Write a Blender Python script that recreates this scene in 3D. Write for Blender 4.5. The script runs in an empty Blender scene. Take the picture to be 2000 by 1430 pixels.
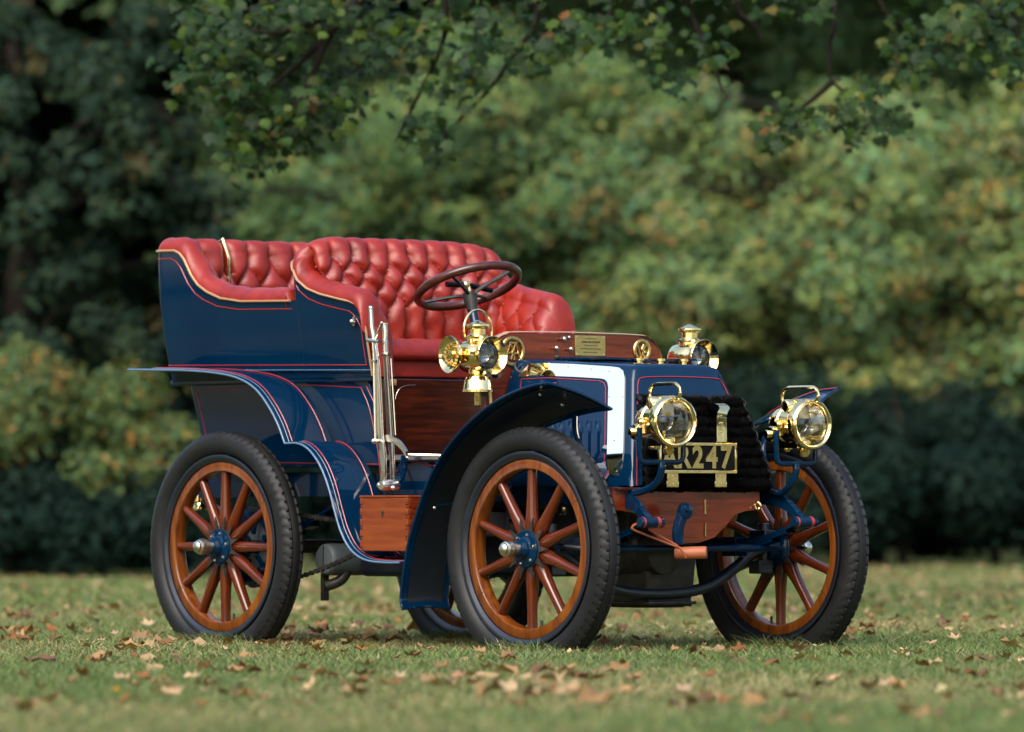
import bpy, bmesh, math, random
import numpy as np
from mathutils import Vector, Matrix

random.seed(7)
rng = np.random.default_rng(11)
SC = bpy.context.scene
COL = SC.collection
R = math.radians

# ------------------------------------------------------------------ camera
TH = 0.86781                                   # camera heading against the car's axis
F_PX, PX_W, PX_H = 11966.0, 2000.0, 1430.0
DEP, HCAM, UX, YH = 22.843, 0.5697, 962.8, 995.5
RV = Vector((math.cos(TH), math.sin(TH), 0.0))  # image right, on the ground
WV = Vector((-math.sin(TH), math.cos(TH), 0.0)) # view direction, on the ground
CAM = Vector((0.85, 0, 0)) - DEP * WV - ((UX - 1000) / F_PX * DEP) * RV
CAM.z = HCAM
PITCH = math.atan((YH - PX_H / 2) / F_PX)
FW = (WV * math.cos(PITCH) + Vector((0, 0, math.sin(PITCH)))).normalized()
UPV = RV.cross(FW).normalized()
cd = bpy.data.cameras.new('camera')
cam = bpy.data.objects.new('camera', cd); COL.objects.link(cam)
cam.matrix_world = Matrix((
    (RV.x, UPV.x, -FW.x, CAM.x), (RV.y, UPV.y, -FW.y, CAM.y), (RV.z, UPV.z, -FW.z, CAM.z), (0, 0, 0, 1)))
cd.sensor_width = 36.0
cd.lens = 36.0 * F_PX / PX_W
cd.clip_start = 0.5; cd.clip_end = 3000
cd.dof.use_dof = True
cd.dof.focus_distance = 21.9
cd.dof.aperture_fstop = (cd.lens / 1000) / 0.068
SC.camera = cam

# ------------------------------------------------------------------ sky, sun, exposure
SUN_AZ_CAM = R(160)      # clockwise from the view direction, seen from above (180 = behind the camera)
SUN_EL = R(44)
to_sun_h = WV * math.cos(SUN_AZ_CAM) - RV * math.sin(SUN_AZ_CAM)
to_sun = (to_sun_h * math.cos(SUN_EL) + Vector((0, 0, math.sin(SUN_EL)))).normalized()
world = bpy.data.worlds.new('World'); SC.world = world; world.use_nodes = True
wn = world.node_tree.nodes; wl = world.node_tree.links; wn.clear()
sky = wn.new('ShaderNodeTexSky'); sky.sky_type = 'NISHITA'; sky.sun_disc = False
sky.sun_elevation = SUN_EL
sky.sun_rotation = math.atan2(to_sun.x, to_sun.y)
sky.air_density = 1.0; sky.dust_density = 3.0; sky.ozone_density = 1.0
bg = wn.new('ShaderNodeBackground'); bg.inputs['Strength'].default_value = 0.15
wo = wn.new('ShaderNodeOutputWorld')
wl.new(sky.outputs[0], bg.inputs[0]); wl.new(bg.outputs[0], wo.inputs[0])
sd = bpy.data.lights.new('sun', 'SUN'); sd.energy = 1.15; sd.angle = R(50); sd.color = (1.0, 0.95, 0.86)
sun = bpy.data.objects.new('sun', sd); COL.objects.link(sun)
sun.rotation_euler = to_sun.to_track_quat('Z', 'Y').to_euler()
SC.view_settings.view_transform = 'Standard'; SC.view_settings.look = 'None'
SC.view_settings.gamma = 1.0; SC.view_settings.exposure = 1.6
SC.render.engine = 'CYCLES'
SC.cycles.use_denoising = True
SC.cycles.max_bounces = 8; SC.cycles.transparent_max_bounces = 8
SC.render.film_transparent = False

GZ = 0.05                                       # lawn level under the car


def ray(px, py):
    return (RV * ((px - PX_W / 2) / F_PX) + UPV * (-(py - PX_H / 2) / F_PX) + FW)


def at(px, py, x=None, y=None, z=None, plane=None):
    """A point of the car from its place in the picture and the plane it lies in."""
    d = ray(px, py)
    if x is not None: t = (x - CAM.x) / d.x
    elif y is not None: t = (y - CAM.y) / d.y
    elif z is not None: t = (z - CAM.z) / d.z
    else:
        p0, n = plane
        t = (p0 - CAM).dot(n) / d.dot(n)
    return CAM + d * t


def cw(lat, dep, z=0.0):
    p = Vector((CAM.x, CAM.y, 0)) + RV * lat + WV * dep
    return Vector((p.x, p.y, z))


# ------------------------------------------------------------------ materials
MATS = {}


def mat(name, base=(0.5, 0.5, 0.5), rough=0.5, metal=0.0, spec=0.5, coat=0.0, coat_r=0.05, fn=None, trans=0.0):
    m = bpy.data.materials.new(name); m.use_nodes = True
    nt = m.node_tree; b = nt.nodes['Principled BSDF']
    b.inputs['Base Color'].default_value = (*base, 1); b.inputs['Roughness'].default_value = rough
    b.inputs['Metallic'].default_value = metal; b.inputs['Specular IOR Level'].default_value = spec
    b.inputs['Coat Weight'].default_value = coat; b.inputs['Coat Roughness'].default_value = coat_r
    b.inputs['Transmission Weight'].default_value = trans
    if fn: fn(nt, b)
    MATS[name] = m
    return m


def tex(nt, scale=(1, 1, 1), rot=(0, 0, 0)):
    tc = nt.nodes.new('ShaderNodeTexCoord'); mp = nt.nodes.new('ShaderNodeMapping')
    mp.inputs['Scale'].default_value = scale; mp.inputs['Rotation'].default_value = rot
    nt.links.new(tc.outputs['Object'], mp.inputs[0])
    return mp.outputs[0]


def noise(nt, vec, scale, detail=4, rough=0.6, dist=0.0):
    n = nt.nodes.new('ShaderNodeTexNoise')
    n.inputs['Scale'].default_value = scale; n.inputs['Detail'].default_value = detail
    n.inputs['Roughness'].default_value = rough; n.inputs['Distortion'].default_value = dist
    if vec is not None: nt.links.new(vec, n.inputs['Vector'])
    return n.outputs['Fac']


def ramp(nt, fac, stops):
    r = nt.nodes.new('ShaderNodeValToRGB'); e = r.color_ramp.elements
    while len(e) < len(stops): e.new(0.5)
    for el, (p, c) in zip(e, stops):
        el.position = p; el.color = (*c, 1)
    nt.links.new(fac, r.inputs[0])
    return r.outputs[0]


def bump(nt, b, h, strength=0.2, dist=0.005):
    n = nt.nodes.new('ShaderNodeBump'); n.inputs['Strength'].default_value = strength
    n.inputs['Distance'].default_value = dist
    nt.links.new(h, n.inputs['Height']); nt.links.new(n.outputs[0], b.inputs['Normal'])


def rough_var(nt, b, lo, hi, scale=14):
    v = tex(nt); f = noise(nt, v, scale, 5, 0.65)
    mr = nt.nodes.new('ShaderNodeMapRange')
    mr.inputs['From Min'].default_value = 0.3; mr.inputs['From Max'].default_value = 0.7
    mr.inputs['To Min'].default_value = lo; mr.inputs['To Max'].default_value = hi
    nt.links.new(f, mr.inputs['Value']); nt.links.new(mr.outputs[0], b.inputs['Roughness'])
    return f


def paint_fn(nt, b):
    v = tex(nt)
    c = ramp(nt, noise(nt, v, 3.0, 3), [(0.3, (0.0004, 0.0105, 0.034)), (0.7, (0.0006, 0.0155, 0.040))])
    nt.links.new(c, b.inputs['Base Color'])
    f = noise(nt, v, 5.0, 2)
    bump(nt, b, f, 0.05, 0.004)
    n = nt.nodes.new('ShaderNodeBump'); n.inputs['Strength'].default_value = 0.08; n.inputs['Distance'].default_value = 0.01
    nt.links.new(f, n.inputs['Height']); nt.links.new(n.outputs[0], b.inputs['Coat Normal'])


mat('paint_blue', rough=0.6, spec=0.0, coat=0.6, coat_r=0.03, fn=paint_fn)
mat('paint_black', (0.004, 0.006, 0.012), 0.35, coat=0.3, coat_r=0.2, fn=lambda nt, b: rough_var(nt, b, 0.3, 0.5))
mat('pale_lining_highlight', (0.07, 0.13, 0.21), 0.35, coat=0.2)  # lining colour, also the painted highlight on rear wing bead and moulding
mat('pinstripe_red', (0.28, 0.014, 0.014), 0.35, coat=0.5)
mat('beading', (0.46, 0.27, 0.14), 0.3, metal=0.4)


def leather_fn(nt, b):
    v = tex(nt)
    f = noise(nt, v, 9, 6, 0.65, 0.5)
    nt.links.new(ramp(nt, f, [(0.25, (0.11, 0.005, 0.0022)), (0.5, (0.19, 0.0105, 0.0045)), (0.78, (0.26, 0.022, 0.008))]), b.inputs['Base Color'])
    f2 = noise(nt, v, 30, 7, 0.72, 2.0)
    bump(nt, b, f2, 0.22, 0.006)


mat('leather', rough=0.40, spec=0.42, fn=leather_fn)


def brass_fn(nt, b):
    f = rough_var(nt, b, 0.06, 0.17, 30)
    nt.links.new(ramp(nt, f, [(0.3, (0.80, 0.60, 0.26)), (0.7, (0.92, 0.74, 0.38))]), b.inputs['Base Color'])
    v = tex(nt)
    bump(nt, b, noise(nt, v, 26, 2), 0.06, 0.004)


mat('brass', metal=1.0, fn=brass_fn)


def brass_dull_fn(nt, b):
    f = rough_var(nt, b, 0.22, 0.4, 40)
    nt.links.new(ramp(nt, f, [(0.3, (0.52, 0.37, 0.13)), (0.7, (0.72, 0.54, 0.22))]), b.inputs['Base Color'])


mat('brass_plate', (0.97, 0.87, 0.62), 0.05, metal=1.0)
mat('brass_dull', metal=1.0, fn=brass_dull_fn)
mat('nickel', (0.62, 0.58, 0.50), 0.27, metal=1.0)
mat('mirror', (0.74, 0.68, 0.52), 0.14, metal=1.0)
mat('mirror_dark', (0.16, 0.17, 0.17), 0.12, metal=1.0)
mat('bullseye', (0.004, 0.004, 0.005), 0.06, spec=0.6)
mat('grey_metal', (0.085, 0.105, 0.115), 0.45, metal=0.2, fn=lambda nt, b: rough_var(nt, b, 0.35, 0.6, 20))


def wood(name, dark, mid, light, axis, scale, rough=0.3, coat=0.6):
    dark, mid, light = (tuple(0.8 * q for q in k) for k in (dark, mid, light))
    def fn(nt, b):
        s = [14 * scale, 14 * scale, 14 * scale]; s[axis] = 1.3 * scale
        v = tex(nt, tuple(s))
        f = noise(nt, v, 2.2, 7, 0.62, 0.9)
        nt.links.new(ramp(nt, f, [(0.28, dark), (0.5, mid), (0.72, light)]), b.inputs['Base Color'])
        bump(nt, b, f, 0.06, 0.003)
    mat(name, rough=rough, coat=coat * 0.45, coat_r=0.1, spec=0.35, fn=fn)


wood('mahogany', (0.040, 0.005, 0.0010), (0.150, 0.019, 0.003), (0.23, 0.036, 0.006), 1, 1.3, 0.25, 0.9)
wood('mahogany_panel', (0.006, 0.0015, 0.001), (0.036, 0.006, 0.002), (0.095, 0.014, 0.004), 1, 1.6)
wood('box_wood', (0.135, 0.022, 0.004), (0.19, 0.036, 0.006), (0.245, 0.054, 0.009), 0, 1.2, 0.4, 0.25)
wood('felloe_wood', (0.055, 0.010, 0.0015), (0.150, 0.037, 0.004), (0.24, 0.076, 0.008), 2, 1.0, 0.3, 0.8)
wood('spoke_wood', (0.034, 0.005, 0.0012), (0.098, 0.015, 0.002), (0.165, 0.032, 0.005), 2, 1.2, 0.25, 0.9)
wood('wheel_rim_wood', (0.018, 0.005, 0.003), (0.055, 0.012, 0.007), (0.085, 0.02, 0.01), 0, 1.2, 0.28, 0.6)
mat('handle_wood', (0.27, 0.075, 0.025), 0.55)
mat('strap_leather', (0.30, 0.075, 0.025), 0.55)


def rubber_fn(nt, b):
    v = tex(nt)
    f = noise(nt, v, 7, 7, 0.7)
    nt.links.new(ramp(nt, f, [(0.3, (0.005, 0.0055, 0.006)), (0.6, (0.011, 0.0115, 0.012)), (0.85, (0.030, 0.028, 0.025))]), b.inputs['Base Color'])
    bump(nt, b, noise(nt, v, 160, 3), 0.15, 0.002)


mat('rubber', rough=0.5, spec=0.24, fn=rubber_fn)
mat('radiator_black', (0.0015, 0.0015, 0.0017), 0.28, spec=0.32)


def iron_fn(nt, b):
    v = tex(nt)
    f = noise(nt, v, 16, 6, 0.7)
    nt.links.new(ramp(nt, f, [(0.35, (0.010, 0.010, 0.011)), (0.7, (0.045, 0.038, 0.030))]), b.inputs['Base Color'])
    rough_var(nt, b, 0.35, 0.65, 22)


mat('iron', metal=0.3, fn=iron_fn)
mat('plate_black', (0.003, 0.003, 0.0035), 0.4, spec=0.12)


def glass_fn(nt, b):
    b.inputs['IOR'].default_value = 1.45


mat('glass', (1, 1, 1), 0.02, trans=1.0, fn=glass_fn)


def attr_mat(name, rough=0.55, trans=0.35, spec=0.3, tint=(1, 1, 1)):
    m = bpy.data.materials.new(name); m.use_nodes = True; nt = m.node_tree
    b = nt.nodes['Principled BSDF']; out = nt.nodes['Material Output']
    a = nt.nodes.new('ShaderNodeAttribute'); a.attribute_name = 'Col'
    b.inputs['Roughness'].default_value = rough; b.inputs['Specular IOR Level'].default_value = spec
    nt.links.new(a.outputs['Color'], b.inputs['Base Color'])
    tr = nt.nodes.new('ShaderNodeBsdfTranslucent')
    mx = nt.nodes.new('ShaderNodeMix'); mx.data_type = 'RGBA'; mx.blend_type = 'MULTIPLY'
    mx.inputs[0].default_value = 1.0; mx.inputs[7].default_value = (0.80, 1.0, 0.42, 1)
    nt.links.new(a.outputs['Color'], mx.inputs[6]); nt.links.new(mx.outputs[2], tr.inputs[0])
    ms = nt.nodes.new('ShaderNodeMixShader'); ms.inputs[0].default_value = trans
    nt.links.new(b.outputs[0], ms.inputs[1]); nt.links.new(tr.outputs[0], ms.inputs[2])
    nt.links.new(ms.outputs[0], out.inputs[0])
    MATS[name] = m


attr_mat('foliage', 0.7, 0.2, 0.04)
attr_mat('foliage_gloss', 0.5, 0.3, 0.14)
attr_mat('grass_blade', 0.6, 0.3, 0.2)
attr_mat('dry_leaf', 0.6, 0.2, 0.25)


def bark_fn(nt, b):
    v = tex(nt, (6, 6, 1.2))
    f = noise(nt, v, 3, 7, 0.7, 0.6)
    nt.links.new(ramp(nt, f, [(0.3, (0.006, 0.005, 0.004)), (0.7, (0.026, 0.021, 0.016))]), b.inputs['Base Color'])
    bump(nt, b, f, 0.6, 0.03)


mat('bark', spec=0.1, rough=0.9, fn=bark_fn)


def lawn_fn(nt, b):
    v = tex(nt)
    big = noise(nt, v, 0.55, 4, 0.6)
    c1 = ramp(nt, noise(nt, v, 60, 5, 0.75), [(0.3, (0.035, 0.055, 0.016)), (0.55, (0.10, 0.135, 0.040)), (0.8, (0.21, 0.20, 0.085))])
    c2 = ramp(nt, noise(nt, v, 45, 5, 0.75), [(0.3, (0.08, 0.07, 0.030)), (0.6, (0.20, 0.165, 0.075)), (0.8, (0.30, 0.24, 0.12))])
    mx = nt.nodes.new('ShaderNodeMix'); mx.data_type = 'RGBA'
    mr = nt.nodes.new('ShaderNodeMapRange'); mr.inputs['From Min'].default_value = 0.46; mr.inputs['From Max'].default_value = 0.66
    nt.links.new(big, mr.inputs['Value']); nt.links.new(mr.outputs[0], mx.inputs[0])
    nt.links.new(c1, mx.inputs[6]); nt.links.new(c2, mx.inputs[7])
    nt.links.new(mx.outputs[2], b.inputs['Base Color'])
    bump(nt, b, noise(nt, v, 40, 5, 0.7), 0.8, 0.03)


mat('lawn', rough=0.9, spec=0.15, fn=lawn_fn)


# ------------------------------------------------------------------ mesh builder
class MB:
    def __init__(s): s.v = []; s.f = []

    def add(s, vs, fs):
        o = len(s.v); s.v += [tuple(p) for p in vs]; s.f += [tuple(i + o for i in f) for f in fs]; return s

    def box(s, c, size, rot=None):
        hx, hy, hz = (k / 2 for k in size)
        vs = [Vector((x, y, z)) for x in (-hx, hx) for y in (-hy, hy) for z in (-hz, hz)]
        if rot is not None: vs = [rot @ v for v in vs]
        c = Vector(c)
        return s.add([v + c for v in vs], [(0, 1, 3, 2), (4, 6, 7, 5), (0, 4, 5, 1), (2, 3, 7, 6), (0, 2, 6, 4), (1, 5, 7, 3)])

    def tube(s, pts, r, n=8, closed=False, caps=True, flat=1.0, up=None):
        pts = [Vector(p) for p in pts]; m = len(pts)
        rs = r if isinstance(r, (list, tuple)) else [r] * m
        vs = []; prev = None
        for i, p in enumerate(pts):
            a = pts[(i - 1) % m] if (closed or i > 0) else p
            b = pts[(i + 1) % m] if (closed or i < m - 1) else p
            t = (b - a).normalized()
            if prev is None:
                u = up if up is not None else (Vector((0, 0, 1)) if abs(t.z) < 0.9 else Vector((0, 1, 0)))
                nn = (u - t * u.dot(t)).normalized()
            else:
                nn = (prev - t * prev.dot(t)).normalized()
            prev = nn; bb = t.cross(nn)
            for k in range(n):
                w = 2 * math.pi * k / n
                vs.append(p + nn * (math.cos(w) * rs[i] * flat) + bb * (math.sin(w) * rs[i]))
        fs = []
        for i in range(m if closed else m - 1):
            j = (i + 1) % m
            for k in range(n):
                l = (k + 1) % n
                fs.append((i * n + k, i * n + l, j * n + l, j * n + k))
        if caps and not closed:
            fs.append(tuple(reversed(range(n)))); fs.append(tuple((m - 1) * n + k for k in range(n)))
        return s.add(vs, fs)

    def lathe(s, prof, o=(0, 0, 0), axis=(0, 0, 1), n=32, ref=None):
        """prof: (radius, height along axis)"""
        ax = Vector(axis).normalized(); o = Vector(o)
        u = Vector(ref) if ref is not None else (Vector((0, 0, 1)) if abs(ax.z) < 0.9 else Vector((1, 0, 0)))
        u = (u - ax * u.dot(ax)).normalized(); w = ax.cross(u)
        vs = []
        for (r, h) in prof:
            for k in range(n):
                a = 2 * math.pi * k / n
                vs.append(o + ax * h + (u * math.cos(a) + w * math.sin(a)) * max(r, 1e-5))
        fs = []
        for i in range(len(prof) - 1):
            for k in range(n):
                l = (k + 1) % n
                fs.append((i * n + k, i * n + l, (i + 1) * n + l, (i + 1) * n + k))
        return s.add(vs, fs)

    def grid(s, rows):
        m = len(rows); n = len(rows[0]); vs = [p for r in rows for p in r]
        return s.add(vs, [(i * n + j, i * n + j + 1, (i + 1) * n + j + 1, (i + 1) * n + j) for i in range(m - 1) for j in range(n - 1)])

    def prism(s, pts, off):
        """flat polygon extruded by the vector off"""
        n = len(pts); off = Vector(off)
        a = [Vector(p) for p in pts]; b = [p + off for p in a]
        return s.add(a + b, [tuple(range(n)), tuple(reversed(range(n, 2 * n)))] + [(i, i + n, (i + 1) % n + n, (i + 1) % n) for i in range(n)])

    def ball(s, c, r, n=10, sc=(1, 1, 1)):
        c = Vector(c); rows = n // 2 + 1; vs = []
        for i in range(rows):
            ph = math.pi * i / (rows - 1)
            for k in range(n):
                a = 2 * math.pi * k / n
                vs.append(c + Vector((math.sin(ph) * math.cos(a) * r * sc[0], math.sin(ph) * math.sin(a) * r * sc[1], math.cos(ph) * r * sc[2])))
        return s.add(vs, [(i * n + k, i * n + (k + 1) % n, (i + 1) * n + (k + 1) % n, (i + 1) * n + k) for i in range(rows - 1) for k in range(n)])

    def mirror(s):
        m = MB(); m.v = [(x, -y, z) for x, y, z in s.v]; m.f = [tuple(reversed(f)) for f in s.f]; return m

    def mesh(s, name, material, smooth=40, bevel=0.0, seg=2):
        me = bpy.data.meshes.new(name); me.from_pydata(s.v, [], s.f); me.update()
        bm = bmesh.new(); bm.from_mesh(me)
        bmesh.ops.remove_doubles(bm, verts=bm.verts, dist=2e-5)
        bmesh.ops.recalc_face_normals(bm, faces=bm.faces)
        if bevel:
            es = [e for e in bm.edges if len(e.link_faces) == 2 and e.calc_face_angle(0) > R(30)]
            bmesh.ops.bevel(bm, geom=es, offset=bevel, segments=seg, profile=0.5, affect='EDGES', clamp_overlap=True)
        bm.faces.index_update(); big = [f.index for f in bm.faces if bevel and f.calc_area() > 0.0015]
        bm.to_mesh(me); bm.free()
        if smooth:
            me.shade_smooth(); me.set_sharp_from_angle(angle=R(smooth))
            for i in big: me.polygons[i].use_smooth = False
        me.materials.append(MATS[material])
        return me

    def build(s, name, material, parent=None, **k):
        return link(name, s.mesh(name, material, **k), parent)


def link(name, me, parent=None):
    o = bpy.data.objects.new(name, me); COL.objects.link(o)
    if parent is not None:
        o.parent = parent
        if parent is CAR: o.matrix_parent_inverse = Matrix.Translation(-CAR_LOC)
    return o


def tag(o, label=None, cat=None, group=None, kind=None):
    if label: o['label'] = label
    if cat: o['category'] = cat
    if group: o['group'] = group
    if kind: o['kind'] = kind
    return o


def catmull(pts, n=8, closed=False):
    pts = [Vector(p) for p in pts]; m = len(pts); out = []
    rng_ = range(m if closed else m - 1)
    for i in rng_:
        p1, p2 = pts[i], pts[(i + 1) % m]
        p0 = pts[i - 1] if (closed or i > 0) else p1 * 2 - p2
        p3 = pts[(i + 2) % m] if (closed or i < m - 2) else p2 * 2 - p1
        for k in range(n):
            t = k / n
            out.append(0.5 * ((2 * p1) + (p2 - p0) * t + (2 * p0 - 5 * p1 + 4 * p2 - p3) * t * t + (3 * p1 - p0 - 3 * p2 + p3) * t ** 3))
    if not closed: out.append(pts[-1])
    return out


def interp(x, tab):
    xs = [a for a, _ in tab]; ys = [b for _, b in tab]
    return float(np.interp(x, xs, ys))


def text_mesh(body, size, extrude=0.001, offset=0.0, name='lettering'):
    cu = bpy.data.curves.new(name, 'FONT'); cu.body = body; cu.size = size; cu.extrude = extrude; cu.offset = offset
    cu.align_x = 'CENTER'; cu.align_y = 'CENTER'; cu.resolution_u = 4
    ob = bpy.data.objects.new('tmp', cu); COL.objects.link(ob)
    dg = bpy.context.evaluated_depsgraph_get()
    me = bpy.data.meshes.new_from_object(ob.evaluated_get(dg))
    bpy.data.objects.remove(ob); bpy.data.curves.remove(cu)
    me.name = name
    return me


def place_text(me, material, c, right, up, parent, name, sx=1.0):
    right = Vector(right).normalized(); up = Vector(up).normalized(); nrm = right.cross(up)
    c = Vector(c)
    for v in me.vertices:
        p = c + right * v.co.x * sx + up * v.co.y + nrm * v.co.z
        v.co = p
    me.materials.clear(); me.materials.append(MATS[material])
    return link(name, me, parent)


# ------------------------------------------------------------------ ground
CAR = None
g = MB()
xs = [-900, -300, -120, -60, -30, -15, 0, 15, 30, 60, 120, 300, 900]
g.grid([[Vector((a, b, GZ)) for b in xs] for a in xs])
tag(g.build('lawn', 'lawn', smooth=0), kind='structure')

# ------------------------------------------------------------------ the car
CAR_LOC = Vector((0.89, 0, GZ))
CAR = bpy.data.objects.new('vintage_car', None); COL.objects.link(CAR); CAR.location = CAR_LOC
tag(CAR, 'dark blue open vintage motor car with red buttoned leather seats and brass lamps', 'car')
T2 = 0.60; WB = 1.78; HZ = 0.43; RT = 0.437


# ---- wheels
def tyre_mb(squash):
    m = MB(); N = 380; c = RT - 0.048
    prof = []
    for a in np.linspace(-142, 142, 31):
        r = c + 0.049 * math.cos(R(a)) + 0.0; y = 0.050 * math.sin(R(a))
        prof.append((r, y, a))
    rows = []
    for k in range(N):
        w = 2 * math.pi * k / N; row = []
        ph = k % 4
        for (r, y, a) in prof:
            rr = r; aa = abs(a); ph2 = (k + int(aa / 14)) % 5 if a > 0 else (k + 2 + int(aa / 14)) % 5
            if aa < 50: rr = min(r, RT - 0.006) + 0.003     # flatter tread
            if 24 < aa < 66 and ph2 < 1: rr -= 0.0055         # slits in the shoulder
            if 66 <= aa < 72: rr += 0.0025                   # rib where the tread ends
            if 14 < aa < 22: rr -= 0.004                     # groove round the tread
            x = math.sin(w) * rr; z = math.cos(w) * rr; yy = y
            lim = -(HZ - GZ) - 0.004
            if squash and z < lim + 0.03:
                q = min(1, (lim + 0.03 - z) / 0.075)
                yy = y * (1 + 0.22 * q)
                if z < lim: z = lim + (z - lim) * 0.04
            row.append((x, yy, z))
        rows.append(row)
    rows.append(rows[0])
    m.grid(rows)
    return m


def felloe_mb():
    # wooden rim, square section with soft edges
    m = MB()
    m.lathe([(0.283, -0.022), (0.283, 0.022), (0.287, 0.027), (0.316, 0.027), (0.320, 0.024), (0.320, -0.024), (0.316, -0.027), (0.287, -0.027), (0.283, -0.022)], axis=(0, 1, 0), n=72)
    return m


def spoke_mb(ns, bolt=False):
    m = MB(); rows = []
    half = math.pi / ns
    for r, hw, ht in ((0.052, 0.016 if ns == 10 else 0.0135, 0.021), (0.085, 0.0265 if ns == 10 else 0.0215, 0.021), (0.105, 0.024 if ns == 10 else 0.021, 0.022), (0.135, 0.0195, 0.021), (0.19, 0.0165, 0.019), (0.25, 0.0155, 0.018), (0.288, 0.0165, 0.018)):
        sec = []
        for k in range(12):
            a = 2 * math.pi * k / 12
            cx, cy = math.cos(a), math.sin(a)
            e = 0.75
            sec.append(Vector((math.copysign(abs(cx) ** e, cx) * hw, math.copysign(abs(cy) ** e, cy) * ht, r)))
        sec.append(sec[0]); rows.append(sec)
    m.grid(rows)
    return m


def hub_plate_mb(ns, r0=0.070, r1=0.116):
    m = MB(); pts = []
    for k in range(ns):
        a = 2 * math.pi * k / ns
        for da, r in ((-0.5, r1), (-0.26, r0), (0.26, r0)):
            w = a + da * 2 * math.pi / ns
            pts.append((math.sin(w) * r, 0, math.cos(w) * r))
    m.prism([Vector((p[0], -0.030, p[2])) for p in pts], (0, 0.006, 0))
    m.prism([Vector((p[0], 0.024, p[2])) for p in pts], (0, 0.006, 0))
    return m


FELLOE = felloe_mb().mesh('wheel', 'felloe_wood', smooth=50)
TYRE = tyre_mb(True).mesh('tyre', 'rubber', smooth=28)
band = MB().lathe([(0.321, -0.030), (0.332, -0.036), (0.341, -0.041), (0.347, -0.038), (0.346, -0.028), (0.338, -0.022), (0.338, 0.022), (0.346, 0.028), (0.347, 0.038), (0.341, 0.041), (0.332, 0.036), (0.321, 0.030), (0.321, -0.030)], axis=(0, 1, 0), n=72)
BAND = band.mesh('rim', 'paint_black', smooth=60)
SPOKE = {n: spoke_mb(n).mesh('spoke', 'spoke_wood', smooth=60) for n in (10, 12)}
STAR = {n: hub_plate_mb(n).mesh('hub_plate', 'iron', smooth=30) for n in (10, 12)}
hub = MB().lathe([(0.0, -0.075), (0.026, -0.075), (0.028, -0.066), (0.034, -0.060), (0.036, -0.045), (0.044, -0.040), (0.064, -0.037), (0.066, -0.033), (0.066, 0.033), (0.050, 0.038), (0.048, 0.09), (0.0, 0.09)], axis=(0, 1, 0), n=32)
HUB = hub.mesh('hub', 'paint_blue', smooth=40)
cap = MB().lathe([(0.021, -0.074), (0.021, -0.096), (0.027, -0.098), (0.030, -0.104), (0.030, -0.122), (0.027, -0.130), (0.022, -0.132), (0.021, -0.140), (0.012, -0.147), (0.0, -0.149)], axis=(0, 1, 0), n=28)
CAP = cap.mesh('hub_cap', 'nickel', smooth=40)
bolts = MB()
for k in range(6):
    a = 2 * math.pi * (k + 0.3) / 6
    bolts.lathe([(0.0, -0.045), (0.004, -0.045), (0.006, -0.042), (0.006, -0.036)], o=(math.sin(a) * 0.053, 0, math.cos(a) * 0.053), axis=(0, 1, 0), n=6)
BOLT = bolts.mesh('hub_bolts', 'nickel', smooth=30)
valve = MB().tube([(0.05, -0.0, -0.285), (0.05, 0, -0.252)], 0.005, 8)
VALVE = valve.mesh('valve', 'iron')

JOINT = MB().box((0, 0, 0), (0.0022, 0.0556, 0.036)).mesh('felloe_joint', 'iron', smooth=0)


def wheel(x, y, ns, yaw=0.0, side=-1, spin=0.0):
    w = link('wheel', FELLOE, None)
    w.parent = CAR; w.matrix_parent_inverse = Matrix.Translation(-CAR_LOC)
    w.location = (x, y, HZ)
    w.rotation_euler = (0, 0, yaw + (math.pi if side > 0 else 0))
    for nm, me in (('tyre', TYRE), ('rim', BAND), ('hub_plate', STAR[ns]), ('hub', HUB), ('hub_cap', CAP), ('hub_bolts', BOLT), ('valve', VALVE)):
        o = link(nm, me, w)
    for k in range(4):
        a = math.pi / 4 + math.pi / 2 * k + 0.21
        o = link('felloe_joint', JOINT, w); o.location = (math.sin(a) * 0.3015, 0, math.cos(a) * 0.3015); o.rotation_euler = (0, a, 0)
    for k in range(ns):
        o = link('spoke', SPOKE[ns], w); o.rotation_euler = (0, 2 * math.pi * k / ns + spin, 0)
    return w


wheel(0, -T2, 12)
wheel(0, T2, 12, side=1)
wheel(WB, -T2, 10, 0.013)
wheel(WB, T2, 10, 0.013, side=1)

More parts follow.
